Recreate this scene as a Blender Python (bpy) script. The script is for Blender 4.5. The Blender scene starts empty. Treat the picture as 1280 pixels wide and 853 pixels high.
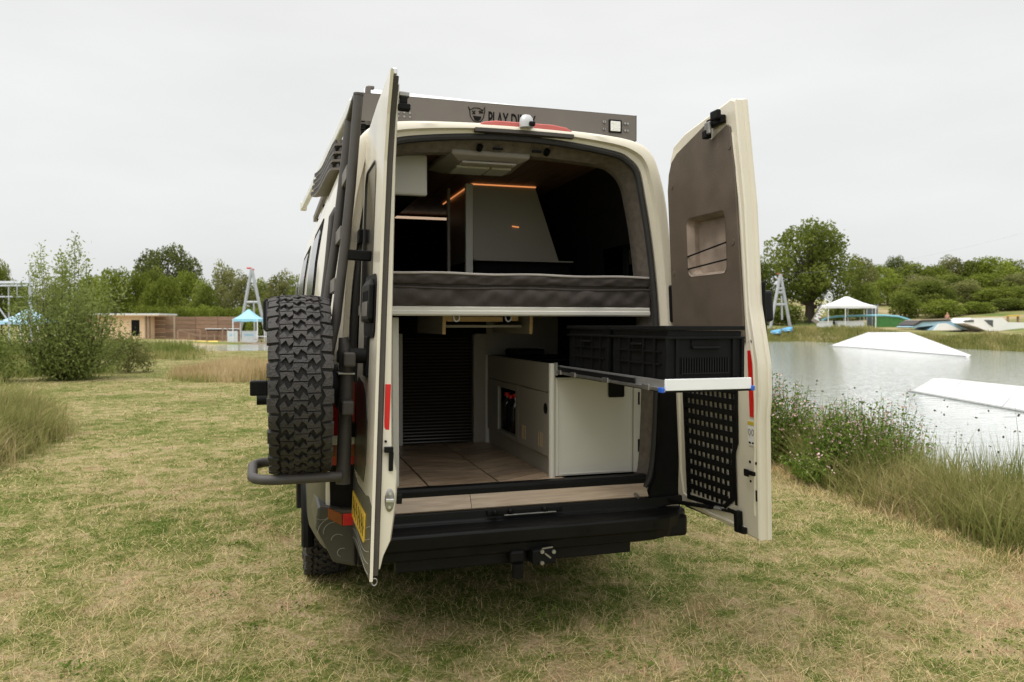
import bpy, bmesh, math, random
import numpy as np
from mathutils import Vector, Matrix
S = bpy.context.scene
COL = S.collection
R = math.radians
random.seed(7)
RNG = np.random.default_rng(11)

# ------------------------------------------------------------------ camera
CAM = np.array([-1.17, -3.784, 1.561]); YAW = R(16.96); PITCH = R(-1.19); FPX = 981.8
cd = bpy.data.cameras.new('camera'); cam = bpy.data.objects.new('camera', cd); COL.objects.link(cam)
cam.location = CAM; cam.rotation_euler = (R(90) + PITCH, 0, -YAW)
cd.sensor_width = 36; cd.lens = FPX / 1280 * 36; cd.clip_start = 0.05; cd.clip_end = 3000
cd.dof.use_dof = True; cd.dof.focus_distance = 3.7; cd.dof.aperture_fstop = 4.5
S.camera = cam
FW = np.array([math.sin(YAW) * math.cos(PITCH), math.cos(YAW) * math.cos(PITCH), math.sin(PITCH)])
RT = np.array([math.cos(YAW), -math.sin(YAW), 0]); UP = np.cross(RT, FW)
def at(px, py, d):                      # survey helper: photo pixel + depth in metres -> point
    r = FW * FPX + RT * (px - 640) - UP * (py - 426.5)
    return CAM + r / FPX * d

# ------------------------------------------------------------------ world and sun (bright overcast)
W = bpy.data.worlds.new('World'); S.world = W; W.use_nodes = True
wt = W.node_tree; wt.nodes.clear()
def wn(t, **k):
    n = wt.nodes.new(t)
    for a, b in k.items(): setattr(n, a, b)
    return n
SUN_EL, SUN_AZ = R(64), R(-112)           # azimuth measured from +Y towards +X
sky = wn('ShaderNodeTexSky', sky_type='NISHITA', sun_disc=False); sky.sun_elevation = SUN_EL; sky.sun_rotation = SUN_AZ
sky.dust_density = 3
hs = wn('ShaderNodeHueSaturation'); hs.inputs['Saturation'].default_value = 0.15
bgs = wn('ShaderNodeBackground'); bgs.inputs['Strength'].default_value = 0.05
wt.links.new(sky.outputs[0], hs.inputs['Color']); wt.links.new(hs.outputs[0], bgs.inputs['Color'])
tc = wn('ShaderNodeTexCoord'); sep = wn('ShaderNodeSeparateXYZ'); wt.links.new(tc.outputs['Generated'], sep.inputs[0])
rmp = wn('ShaderNodeValToRGB')
e = rmp.color_ramp.elements
e[0].position = 0.0; e[0].color = (.57, .58, .575, 1)
e[1].position = 1.0; e[1].color = (1.95, 1.94, 1.90, 1)
m = rmp.color_ramp.elements.new(.12); m.color = (.57, .58, .57, 1)
m = rmp.color_ramp.elements.new(.40); m.color = (.63, .63, .615, 1); m = rmp.color_ramp.elements.new(.66); m.color = (1.25, 1.25, 1.22, 1)
wt.links.new(sep.outputs['Z'], rmp.inputs[0])
mp = wn('ShaderNodeMapping'); mp.inputs['Scale'].default_value = (1.6, 1.6, 6)
nz = wn('ShaderNodeTexNoise'); nz.inputs['Scale'].default_value = 1.7; nz.inputs['Detail'].default_value = 4
wt.links.new(tc.outputs['Generated'], mp.inputs[0]); wt.links.new(mp.outputs[0], nz.inputs['Vector'])
cr = wn('ShaderNodeMapRange'); cr.inputs[1].default_value = .3; cr.inputs[2].default_value = .7; cr.inputs[3].default_value = .93; cr.inputs[4].default_value = 1.05
wt.links.new(nz.outputs[0], cr.inputs[0])
mx = wn('ShaderNodeMix', data_type='RGBA', blend_type='MULTIPLY'); mx.inputs[0].default_value = 1
wt.links.new(rmp.outputs[0], mx.inputs[6]); wt.links.new(cr.outputs[0], mx.inputs[7])
bgo = wn('ShaderNodeBackground'); bgo.inputs['Strength'].default_value = 1.0
wt.links.new(mx.outputs[2], bgo.inputs['Color'])
ad = wn('ShaderNodeAddShader'); out = wn('ShaderNodeOutputWorld')
wt.links.new(bgs.outputs[0], ad.inputs[0]); wt.links.new(bgo.outputs[0], ad.inputs[1]); wt.links.new(ad.outputs[0], out.inputs[0])
sl = bpy.data.lights.new('sun', 'SUN'); sl.energy = 1.4; sl.angle = R(26); sl.color = (1, .96, .9)
so = bpy.data.objects.new('sun', sl); COL.objects.link(so)
sd = Vector((math.sin(SUN_AZ) * math.cos(SUN_EL), math.cos(SUN_AZ) * math.cos(SUN_EL), math.sin(SUN_EL)))
so.rotation_euler = sd.to_track_quat('Z', 'Y').to_euler()
so.location = sd * 60
vs = S.view_settings; vs.view_transform = 'Standard'; vs.look = 'None'; vs.exposure = 0.15; vs.gamma = 1; vs.use_curve_mapping = False
S.cycles.max_bounces = 6; S.cycles.use_denoising = True; S.cycles.transparent_max_bounces = 8

# ------------------------------------------------------------------ materials
def nodes(name):
    m = bpy.data.materials.new(name); m.use_nodes = True
    t = m.node_tree; b = t.nodes['Principled BSDF']
    return m, t, b
def mat(name, c, rough=.5, metal=0, var=.12, scale=8, bump=0, bscale=60, spec=.5, emit=None, estr=0, coat=0, detail=5):
    m, t, b = nodes(name)
    b.inputs['Roughness'].default_value = rough; b.inputs['Metallic'].default_value = metal
    b.inputs['Specular IOR Level'].default_value = spec
    b.inputs['Coat Weight'].default_value = coat
    tx = t.nodes.new('ShaderNodeTexCoord')
    if var:
        n = t.nodes.new('ShaderNodeTexNoise'); n.inputs['Scale'].default_value = scale; n.inputs['Detail'].default_value = detail
        t.links.new(tx.outputs['Object'], n.inputs['Vector'])
        r = t.nodes.new('ShaderNodeValToRGB'); t.links.new(n.outputs[0], r.inputs[0])
        a, z = r.color_ramp.elements
        a.position = .3; z.position = .7
        a.color = tuple(x * (1 - var) for x in c) + (1,); z.color = tuple(min(1, x * (1 + var)) for x in c) + (1,)
        t.links.new(r.outputs[0], b.inputs['Base Color'])
        mr = t.nodes.new('ShaderNodeMapRange'); mr.inputs[3].default_value = max(.03, rough * (1 - var)); mr.inputs[4].default_value = min(1, rough * (1 + var))
        t.links.new(n.outputs[0], mr.inputs[0]); t.links.new(mr.outputs[0], b.inputs['Roughness'])
    else: b.inputs['Base Color'].default_value = tuple(c) + (1,)
    if bump:
        n2 = t.nodes.new('ShaderNodeTexNoise'); n2.inputs['Scale'].default_value = bscale; n2.inputs['Detail'].default_value = 4
        t.links.new(tx.outputs['Object'], n2.inputs['Vector'])
        bp = t.nodes.new('ShaderNodeBump'); bp.inputs['Strength'].default_value = bump; bp.inputs['Distance'].default_value = .01
        t.links.new(n2.outputs[0], bp.inputs['Height']); t.links.new(bp.outputs[0], b.inputs['Normal'])
    if emit:
        b.inputs['Emission Color'].default_value = tuple(emit) + (1,); b.inputs['Emission Strength'].default_value = estr
    return m
def wood(name, c1, c2, scale=(3, 40, 40), rough=.5, rnd=.25):
    m, t, b = nodes(name); b.inputs['Roughness'].default_value = rough
    tx = t.nodes.new('ShaderNodeTexCoord'); oi = t.nodes.new('ShaderNodeObjectInfo')
    mp = t.nodes.new('ShaderNodeMapping'); mp.inputs['Scale'].default_value = scale
    cb = t.nodes.new('ShaderNodeVectorMath'); cb.operation = 'ADD'
    ml = t.nodes.new('ShaderNodeVectorMath'); ml.operation = 'SCALE'; ml.inputs[0].default_value = (31, 17, 23)
    t.links.new(oi.outputs['Random'], ml.inputs['Scale'])
    t.links.new(tx.outputs['Object'], mp.inputs[0]); t.links.new(mp.outputs[0], cb.inputs[0]); t.links.new(ml.outputs[0], cb.inputs[1])
    n = t.nodes.new('ShaderNodeTexNoise'); n.inputs['Scale'].default_value = 1; n.inputs['Detail'].default_value = 6; n.inputs['Distortion'].default_value = .6
    t.links.new(cb.outputs[0], n.inputs['Vector'])
    r = t.nodes.new('ShaderNodeValToRGB'); r.color_ramp.elements[0].position = .3; r.color_ramp.elements[1].position = .7
    r.color_ramp.elements[0].color = tuple(c1) + (1,); r.color_ramp.elements[1].color = tuple(c2) + (1,)
    t.links.new(n.outputs[0], r.inputs[0])
    h = t.nodes.new('ShaderNodeHueSaturation'); mr = t.nodes.new('ShaderNodeMapRange'); mr.inputs[3].default_value = 1 - rnd; mr.inputs[4].default_value = 1 + rnd
    t.links.new(oi.outputs['Random'], mr.inputs[0]); t.links.new(mr.outputs[0], h.inputs['Value']); t.links.new(r.outputs[0], h.inputs['Color'])
    t.links.new(h.outputs[0], b.inputs['Base Color'])
    bp = t.nodes.new('ShaderNodeBump'); bp.inputs['Strength'].default_value = .15; bp.inputs['Distance'].default_value = .003
    t.links.new(n.outputs[0], bp.inputs['Height']); t.links.new(bp.outputs[0], b.inputs['Normal'])
    return m
def leafmat(name, cols, trans=.35, rough=.6, spec=.25):          # colour by the per-leaf attribute
    m, t, b = nodes(name); b.inputs['Roughness'].default_value = rough; b.inputs['Specular IOR Level'].default_value = spec
    a = t.nodes.new('ShaderNodeAttribute'); a.attribute_name = 'rnd'
    r = t.nodes.new('ShaderNodeValToRGB'); el = r.color_ramp.elements
    for i, c in enumerate(cols):
        p = i / max(1, len(cols) - 1)
        x = el[0] if i == 0 else el[len(el) - 1] if i == len(cols) - 1 else el.new(p)
        x.position = p; x.color = tuple(c) + (1,)
    t.links.new(a.outputs['Fac'], r.inputs[0])
    oi = t.nodes.new('ShaderNodeObjectInfo'); h = t.nodes.new('ShaderNodeHueSaturation')
    mr = t.nodes.new('ShaderNodeMapRange'); mr.inputs[3].default_value = .82; mr.inputs[4].default_value = 1.2
    t.links.new(oi.outputs['Random'], mr.inputs[0]); t.links.new(mr.outputs[0], h.inputs['Value']); t.links.new(r.outputs[0], h.inputs['Color'])
    t.links.new(h.outputs[0], b.inputs['Base Color'])
    tr = t.nodes.new('ShaderNodeBsdfTranslucent'); t.links.new(h.outputs[0], tr.inputs['Color'])
    ms = t.nodes.new('ShaderNodeMixShader'); ms.inputs[0].default_value = trans
    o = t.nodes['Material Output']
    t.links.new(b.outputs[0], ms.inputs[1]); t.links.new(tr.outputs[0], ms.inputs[2]); t.links.new(ms.outputs[0], o.inputs['Surface'])
    return m
def glassmat(name, tint, mixfac=.25, rough=.03):                  # thin dark pane: transparent + glossy
    m = bpy.data.materials.new(name); m.use_nodes = True; t = m.node_tree; t.nodes.clear()
    o = t.nodes.new('ShaderNodeOutputMaterial'); g = t.nodes.new('ShaderNodeBsdfGlossy'); g.inputs['Roughness'].default_value = rough
    tr = t.nodes.new('ShaderNodeBsdfTransparent'); tr.inputs['Color'].default_value = tuple(tint) + (1,)
    lw = t.nodes.new('ShaderNodeFresnel'); lw.inputs['IOR'].default_value = 1.5
    ma = t.nodes.new('ShaderNodeMath'); ma.operation = 'ADD'; ma.inputs[1].default_value = mixfac; ma.use_clamp = True
    t.links.new(lw.outputs[0], ma.inputs[0]); ms = t.nodes.new('ShaderNodeMixShader')
    t.links.new(ma.outputs[0], ms.inputs[0]); t.links.new(tr.outputs[0], ms.inputs[1]); t.links.new(g.outputs[0], ms.inputs[2]); t.links.new(ms.outputs[0], o.inputs[0])
    return m
M = {}
M['cream'] = mat('cream_paint', (.70, .645, .525), .30, var=.04, scale=2.2, coat=.5)
M['wrap'] = mat('olive_grey_wrap', (.055, .051, .040), .4, var=.1, scale=3)
M['line'] = mat('pale_print', (.28, .265, .21), .5, var=.05)
M['plate'] = mat('yellow_plate', (.75, .48, .04), .4, var=.05)
M['black'] = mat('black_plastic', (.006, .006, .006), .5, var=.25, scale=20, bump=.15, bscale=300, spec=.14)
M['bumper'] = mat('black_bumper', (.006, .006, .006), .42, var=.3, scale=9, bump=.08, bscale=500, spec=.2)
M['rubber'] = mat('rubber', (.022, .020, .018), .7, var=.25, scale=12, bump=.1, bscale=200)
M['seal'] = mat('brown_black_seal', (.055, .046, .038), .6, var=.15, scale=15)
M['tyre'] = mat('tyre_rubber', (.014, .013, .012), .75, var=.3, scale=14, bump=.25, bscale=150)
M['tread'] = mat('tread_rubber', (.036, .032, .029), .72, var=.45, scale=7, bump=.5, bscale=110)
M['tube'] = mat('powder_coat', (.052, .046, .041), .5, var=.12, scale=20, bump=.2, bscale=700)
M['rack'] = mat('rack_powder_coat', (.14, .122, .105), .55, var=.06, scale=6, bump=.1, bscale=700)
M['alu'] = mat('aluminium', (.72, .72, .72), .35, .9, var=.05, scale=20)
M['steel'] = mat('dull_steel', (.34, .33, .31), .4, .9, var=.2, scale=30)
M['white'] = mat('white_paint', (.80, .80, .79), .5, var=.05, scale=3)
M['lip'] = mat('white_aluminium', (.82, .83, .83), .4, .0, var=.03, scale=10)
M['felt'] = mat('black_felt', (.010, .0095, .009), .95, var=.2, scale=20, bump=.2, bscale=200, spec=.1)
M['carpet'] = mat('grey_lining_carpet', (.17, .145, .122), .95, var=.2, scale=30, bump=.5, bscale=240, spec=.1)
M['ceil'] = wood('dark_ceiling_wood', (.075, .036, .018), (.14, .07, .034), (30, 3, 30), .5)
M['oak'] = wood('oak_plank', (.18, .125, .08), (.42, .31, .21), (5, 45, 60), .34, .30)
M['sill'] = wood('oak_sill', (.27, .20, .135), (.42, .33, .235), (5, 60, 80), .5, .10)
M['ply'] = wood('ply_edge', (.42, .27, .12), (.56, .38, .18), (4, 40, 120), .55, .1)
M['slat'] = mat('dark_tambour_slat', (.040, .033, .027), .20, var=.15, scale=5)
M['cab'] = mat('pale_grey_cabinet', (.54, .52, .46), .42, var=.025, scale=4)
M['taupe'] = mat('taupe_cabinet', (.26, .235, .19), .45, var=.04, scale=4)
M['bed'] = mat('dark_bed_cover', (.055, .046, .040), .85, var=.15, scale=25, bump=.3, bscale=300, spec=.25)
M['pipe'] = mat('pale_piping', (.36, .33, .30), .8, var=.1)
M['door_panel'] = mat('brown_vinyl', (.108, .082, .060), .5, var=.16, scale=7, bump=.25, bscale=260)
M['pocket'] = mat('suede_pocket', (.30, .235, .185), .8, var=.3, scale=9, bump=.3, bscale=150)
M['red'] = mat('red_reflector', (.62, .010, .008), .3, var=.06, scale=60, bump=.2, bscale=500)
M['lampred'] = mat('red_lens', (.42, .008, .010), .12, var=.1, scale=40)
M['brake'] = mat('pale_red_lens', (.60, .14, .12), .25, var=.06, scale=20)
M['amber'] = mat('amber_lens', (.26, .075, .02), .2, var=.1, scale=40)
M['blue'] = mat('blue_catch', (.02, .10, .48), .4, var=.1)
M['led'] = mat('warm_led', (1, .5, .2), .5, var=0, emit=(1, .36, .12), estr=.6)
M['led_daylight'] = mat('white_led_or_daylight', (1, .8, .6), .5, var=0, emit=(1, .72, .5), estr=.5)
M['lens'] = mat('clear_lamp_lens', (.75, .75, .70), .15, var=.2, scale=120, bump=.4, bscale=250)
M['copper'] = mat('copper_shade', (.20, .065, .025), .4, .5, var=.1)
M['sticker'] = mat('white_sticker', (.75, .75, .73), .4, var=.03)
M['yellow'] = mat('yellow_print', (.55, .42, .03), .5, var=.03)
M['glass'] = glassmat('tinted_pane', (.42, .45, .40), .04)
M['sideglass'] = glassmat('side_window_pane', (.03, .03, .03), .08, .12)
M['ac'] = mat('grey_plastic', (.24, .215, .18), .5, var=.05)
M['dome'] = mat('silver_dome', (.50, .50, .50), .3, .3, var=.05)

# ------------------------------------------------------------------ mesh builder
class MB:
    def __init__(s): s.v = []; s.f = []; s.mi = []; s.cur = 0; s.T = None
    def P(s, p): s.v.append(tuple(s.T(p)) if s.T else tuple(p)); return len(s.v) - 1
    def face(s, ids): s.f.append(tuple(ids)); s.mi.append(s.cur)
    def box(s, x0, x1, y0, y1, z0, z1):
        i = [s.P((x, y, z)) for z in (z0, z1) for y in (y0, y1) for x in (x0, x1)]
        for q in ((0, 2, 3, 1), (4, 5, 7, 6), (0, 1, 5, 4), (2, 6, 7, 3), (0, 4, 6, 2), (1, 3, 7, 5)): s.face([i[k] for k in q])
        return s
    def bar(s, a, b, w, h, up=(0, 0, 1)):
        a = Vector(a); b = Vector(b); d = (b - a).normalized(); u = Vector(up)
        if abs(d.dot(u)) > .95: u = Vector((1, 0, 0))
        r = d.cross(u).normalized(); u = r.cross(d).normalized()
        i = [s.P(p + r * (sx * w / 2) + u * (sz * h / 2)) for p in (a, b) for sx, sz in ((-1, -1), (1, -1), (1, 1), (-1, 1))]
        for q in ((0, 3, 2, 1), (4, 5, 6, 7), (0, 1, 5, 4), (1, 2, 6, 5), (2, 3, 7, 6), (3, 0, 4, 7)): s.face([i[k] for k in q])
        return s
    def tube(s, path, r, n=10, cap=True, closed=False):
        pts = [Vector(p) for p in path]; rs = r if isinstance(r, (list, tuple)) else [r] * len(pts)
        rings = []; prev = None
        for k, p in enumerate(pts):
            a = pts[k - 1] if (k > 0 or closed) else p; b = pts[(k + 1) % len(pts)] if (k < len(pts) - 1 or closed) else p
            d = (b - a).normalized()
            if prev is None:
                u = Vector((0, 0, 1)) if abs(d.z) < .9 else Vector((1, 0, 0)); u = (u - d * u.dot(d)).normalized()
            else: u = (prev - d * prev.dot(d)).normalized()
            prev = u; w = d.cross(u)
            rings.append([s.P(p + (u * math.cos(t) + w * math.sin(t)) * rs[k]) for t in [2 * math.pi * j / n for j in range(n)]])
        L = len(rings)
        for k in range(L if closed else L - 1):
            A, B = rings[k], rings[(k + 1) % L]
            for j in range(n): s.face((A[j], A[(j + 1) % n], B[(j + 1) % n], B[j]))
        if cap and not closed: s.face(rings[0][::-1]); s.face(rings[-1])
        return s
    def cyl(s, a, b, r, n=16, r2=None): return s.tube([a, b], [r, r if r2 is None else r2], n)
    def prism(s, pts, ax, t0, t1):               # 2-D outline extruded along axis 'x','y','z'
        def mk(p, t): return {'x': (t, p[0], p[1]), 'y': (p[0], t, p[1]), 'z': (p[0], p[1], t)}[ax]
        A = [s.P(mk(p, t0)) for p in pts]; B = [s.P(mk(p, t1)) for p in pts]; n = len(pts)
        s.face(A[::-1]); s.face(B)
        for j in range(n): s.face((A[j], A[(j + 1) % n], B[(j + 1) % n], B[j]))
        return s
    def loft(s, rings, closed=False, cap=False):
        I = [[s.P(p) for p in r] for r in rings]; n = len(I[0])
        for k in range(len(I) - 1):
            for j in range(n if closed else n - 1):
                s.face((I[k][j], I[k][(j + 1) % n], I[k + 1][(j + 1) % n], I[k + 1][j]))
        if cap: s.face(I[0][::-1]); s.face(I[-1])
        return s
    def ring(s, outer, inner):                   # flat ring between two outlines of equal length
        return s.loft([outer, inner], closed=True)
    def ball(s, c, r, n=10, m_=6, sc=(1, 1, 1)):
        rows = []
        for i in range(m_ + 1):
            t = math.pi * i / m_
            rows.append([(c[0] + r * sc[0] * math.sin(t) * math.cos(2 * math.pi * j / n), c[1] + r * sc[1] * math.sin(t) * math.sin(2 * math.pi * j / n), c[2] + r * sc[2] * math.cos(t)) for j in range(n)])
        return s.loft(rows, closed=True)
    def build(s, name, m, parent=None, smooth=False, bevel=0, seg=2, weld=True):
        me = bpy.data.meshes.new(name); me.from_pydata(s.v, [], s.f); ms = m if isinstance(m, (list, tuple)) else [m]
        for x in ms: me.materials.append(x)
        if len(ms) > 1: me.polygons.foreach_set('material_index', s.mi)
        bm = bmesh.new(); bm.from_mesh(me)
        if weld: bmesh.ops.remove_doubles(bm, verts=bm.verts, dist=1e-5)
        bmesh.ops.recalc_face_normals(bm, faces=bm.faces)
        if smooth:
            for f in bm.faces: f.smooth = True
            for ed in bm.edges:
                if len(ed.link_faces) == 2 and ed.calc_face_angle(0) > R(38): ed.smooth = False
        bm.to_mesh(me); bm.free()
        o = bpy.data.objects.new(name, me); COL.objects.link(o)
        if parent: o.parent = parent
        if bevel:
            b = o.modifiers.new('bevel', 'BEVEL'); b.width = bevel; b.segments = seg; b.limit_method = 'ANGLE'; b.angle_limit = R(40)
        return o
def box(name, m, parent, x0, x1, y0, y1, z0, z1, bevel=.004): return MB().box(x0, x1, y0, y1, z0, z1).build(name, m, parent, bevel=bevel)
def tag(o, label, cat, group=None, kind=None):
    o['label'] = label; o['category'] = cat
    if group: o['group'] = group
    if kind: o['kind'] = kind
    return o
def thing(name, label, cat, loc=(0, 0, 0), rz=0, group=None):
    o = bpy.data.objects.new(name, None); COL.objects.link(o); o.location = loc; o.rotation_euler = (0, 0, rz)
    o.empty_display_size = .2
    return tag(o, label, cat, group)
def setting(o, kind='structure', label=None):
    o['kind'] = kind
    if label: o['label'] = label
    return o
def dup(root, loc, rz=0, sc=1, label=None):
    r = root.copy(); COL.objects.link(r); r.location = loc; r.rotation_euler = (0, 0, rz); r.scale = sc if isinstance(sc, tuple) else (sc, sc, sc)
    if label: r['label'] = label
    for ch in list(root.children):
        c = ch.copy(); COL.objects.link(c); c.parent = r
        for g in list(ch.children): d = g.copy(); COL.objects.link(d); d.parent = c
    return r
def spline(L, n=4):                                # Catmull-Rom refinement of an outline
    out = []
    for i in range(len(L) - 1):
        p0 = L[max(0, i - 1)]; p1 = L[i]; p2 = L[i + 1]; p3 = L[i + 2] if i + 2 < len(L) else (-L[i][0], L[i][1])
        for k in range(n):
            t = k / n; out.append(tuple(.5 * (2 * p1[j] + (p2[j] - p0[j]) * t + (2 * p0[j] - 5 * p1[j] + 4 * p2[j] - p3[j]) * t * t + (3 * p1[j] - p0[j] - 3 * p2[j] + p3[j]) * t ** 3) for j in (0, 1)))
    return out + [L[-1]]
def rrect(x0, x1, z0, z1, r, n=5):
    p = []
    for cx, cz, a0 in ((x1 - r, z1 - r, 0), (x0 + r, z1 - r, 90), (x0 + r, z0 + r, 180), (x1 - r, z0 + r, 270)):
        for k in range(n + 1):
            a = R(a0 + 90 * k / n); p.append((cx + r * math.cos(a), cz + r * math.sin(a)))
    return p
def clip_poly(pts, ax, lim, keep_less):
    out = []
    for i in range(len(pts)):
        a, b = pts[i], pts[(i + 1) % len(pts)]
        ia = (a[ax] <= lim) == keep_less; ib = (b[ax] <= lim) == keep_less
        if ia: out.append(a)
        if ia != ib:
            t = (lim - a[ax]) / (b[ax] - a[ax]); out.append((a[0] + (b[0] - a[0]) * t, a[1] + (b[1] - a[1]) * t))
    return out
def np_mesh(name, V, F4, rnd, m, parent=None, F3=None):
    me = bpy.data.meshes.new(name)
    nf4 = len(F4); nf3 = 0 if F3 is None else len(F3)
    me.vertices.add(len(V)); me.vertices.foreach_set('co', np.ascontiguousarray(V, dtype=np.float32).ravel())
    me.loops.add(nf4 * 4 + nf3 * 3)
    li = F4.ravel() if nf3 == 0 else np.concatenate([F4.ravel(), F3.ravel()])
    me.loops.foreach_set('vertex_index', li.astype(np.int32))
    me.polygons.add(nf4 + nf3)
    st = np.arange(nf4) * 4
    if nf3: st = np.concatenate([st, nf4 * 4 + np.arange(nf3) * 3])
    me.polygons.foreach_set('loop_start', st.astype(np.int32))
    me.update(calc_edges=True)
    a = me.attributes.new('rnd', 'FLOAT', 'POINT'); a.data.foreach_set('value', np.clip(rnd, 0, 1).astype(np.float32))
    me.materials.append(m)
    o = bpy.data.objects.new(name, me); COL.objects.link(o)
    if parent: o.parent = parent
    return o
def blades(name, base, h, w, az, lean, m, rnd, parent=None, seg=2, bend=1.0):
    """grass blades: tapered ribbons that lean and curve over"""
    N = len(base); base = np.asarray(base, float)
    dx = np.cos(az); dy = np.sin(az)
    face = az + np.pi / 2 + RNG.uniform(-.9, .9, N); wx = np.cos(face); wy = np.sin(face)
    V = np.zeros((N, (seg) * 2 + 1, 3))
    for k in range(seg + 1):
        t = k / seg
        hor = lean * h * (t * (1 - .5 * bend) + .5 * bend * t * t); ver = h * (t - .28 * bend * np.minimum(lean, 1.2) * t * t)
        c = base + np.stack([dx * hor, dy * hor, ver], 1)
        ww = w * (1 - .55 * t) / 2
        if k < seg:
            V[:, 2 * k] = c - np.stack([wx * ww, wy * ww, 0 * ww], 1); V[:, 2 * k + 1] = c + np.stack([wx * ww, wy * ww, 0 * ww], 1)
        else: V[:, 2 * k] = c
    n = seg * 2 + 1; off = (np.arange(N) * n)[:, None]
    F4 = np.concatenate([off + np.array([[2 * k, 2 * k + 1, 2 * k + 3, 2 * k + 2]]) for k in range(seg - 1)]) if seg > 1 else np.zeros((0, 4), int)
    F3 = off + np.array([[2 * seg - 2, 2 * seg - 1, 2 * seg]])
    return np_mesh(name, V.reshape(-1, 3), F4, np.repeat(rnd, n), m, parent, F3)
def leaves(name, pos, size, m, rnd, parent=None, aspect=.6, droop=0.0, flat=.0):
    """leaf-sized rhombic faces with random orientation"""
    N = len(pos); d = RNG.normal(size=(N, 3)); d[:, 2] -= droop; d[:, 2] *= (1 - flat); d /= np.linalg.norm(d, axis=1)[:, None]
    q = RNG.normal(size=(N, 3)); q -= (q * d).sum(1)[:, None] * d; q /= np.linalg.norm(q, axis=1)[:, None]
    s = np.asarray(size)[:, None] if np.ndim(size) else size
    V = np.stack([pos - d * s * .5, pos + q * s * aspect * .5 - d * s * .08, pos + d * s * .5, pos - q * s * aspect * .5 - d * s * .08], 1)
    F4 = np.arange(N * 4).reshape(N, 4)
    return np_mesh(name, V.reshape(-1, 3), F4, np.repeat(rnd, 4), m, parent)

# ------------------------------------------------------------------ ground, water, far land
WATER_Z = -.40
def sstep(a, b, x):
    t = np.clip((np.asarray(x, float) - a) / (b - a), 0, 1); return t * t * (3 - 2 * t)
EDGE_Y = np.array([-200, -6, -2, 0, 2, 3.3, 6, 12, 25, 40, 80.]); EDGE_X = np.array([1.0, 2.9, 3.35, 3.5, 3.66, 3.93, 4.5, 5.6, 7.0, 7.5, 7.5])
def shore(x, y):                                    # metres past the mown edge, towards the pond
    return np.maximum(np.asarray(x) - np.interp(y, EDGE_Y, EDGE_X), np.asarray(y) - 46 + .15 * np.abs(np.asarray(x) + 2))
def gz(x, y):
    x = np.asarray(x, float); y = np.asarray(y, float); s = shore(x, y)
    z = -.95 * sstep(.3, 3.6, s) - .06 * sstep(1, 4, x)
    return z + .012 * np.sin(x * 1.9 + .4 * y) * np.cos(y * 1.3) - .25 * sstep(-9, -20, x) * sstep(30, 6, y)
def lawn_color(t, usernd):
    g = t.nodes.new('ShaderNodeNewGeometry')
    def noise(sc, det, ro=.55, dist=0):
        n = t.nodes.new('ShaderNodeTexNoise'); n.inputs['Scale'].default_value = sc; n.inputs['Detail'].default_value = det; n.inputs['Roughness'].default_value = ro
        n.inputs['Distortion'].default_value = dist
        t.links.new(g.outputs['Position'], n.inputs['Vector']); return n.outputs[0]
    def math_(op, a, b):
        n = t.nodes.new('ShaderNodeMath'); n.operation = op
        for i, x in enumerate((a, b)):
            if isinstance(x, (int, float)): n.inputs[i].default_value = x
            else: t.links.new(x, n.inputs[i])
        return n.outputs[0]
    p = math_('ADD', math_('MULTIPLY', noise(.55, 3), .34), math_('MULTIPLY', noise(4.2, 8, .72, .6), .66))
    if usernd:
        a = t.nodes.new('ShaderNodeAttribute'); a.attribute_name = 'rnd'
        p = math_('ADD', p, math_('MULTIPLY', math_('SUBTRACT', a.outputs['Fac'], .5), .26))
    else: p = math_('ADD', p, math_('MULTIPLY', math_('SUBTRACT', noise(38, 3), .5), .32))
    p = math_('ADD', math_('MULTIPLY', math_('SUBTRACT', p, .51), 1.45), .52)
    r = t.nodes.new('ShaderNodeValToRGB'); el = r.color_ramp.elements
    el[0].position = .34; el[0].color = (.080, .122, .018, 1); el[1].position = .70; el[1].color = (.37, .255, .15, 1)
    for q, c in ((.41, (.125, .152, .030)), (.48, (.205, .205, .065)), (.56, (.315, .272, .118)), (.64, (.415, .345, .19))):
        m = el.new(q); m.color = c + (1,)
    t.links.new(p, r.inputs[0])
    bs = t.nodes.new('ShaderNodeMapRange'); bs.inputs[1].default_value = .555; bs.inputs[2].default_value = .66; bs.inputs[4].default_value = .48; t.links.new(noise(1.5, 7, .66, .8), bs.inputs[0])
    mb = t.nodes.new('ShaderNodeMix'); mb.data_type = 'RGBA'; mb.inputs[7].default_value = (.31, .205, .115, 1); t.links.new(bs.outputs[0], mb.inputs[0]); t.links.new(r.outputs[0], mb.inputs[6])
    return mb.outputs[2], p
m, t, b = nodes('lawn_soil'); c, p = lawn_color(t, False); dk = t.nodes.new('ShaderNodeHueSaturation'); dk.inputs['Value'].default_value = .80; t.links.new(c, dk.inputs['Color']); c = dk.outputs[0]; t.links.new(c, b.inputs['Base Color']); b.inputs['Roughness'].default_value = .95; b.inputs['Specular IOR Level'].default_value = .1
n = t.nodes.new('ShaderNodeTexNoise'); n.inputs['Scale'].default_value = 45; n.inputs['Detail'].default_value = 6
g = t.nodes.new('ShaderNodeNewGeometry'); t.links.new(g.outputs['Position'], n.inputs['Vector'])
bp = t.nodes.new('ShaderNodeBump'); bp.inputs['Strength'].default_value = .8; bp.inputs['Distance'].default_value = .03; t.links.new(n.outputs[0], bp.inputs['Height']); t.links.new(bp.outputs[0], b.inputs['Normal'])
M['lawn'] = m
m, t, b = nodes('lawn_blades'); c, p = lawn_color(t, True)
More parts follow.
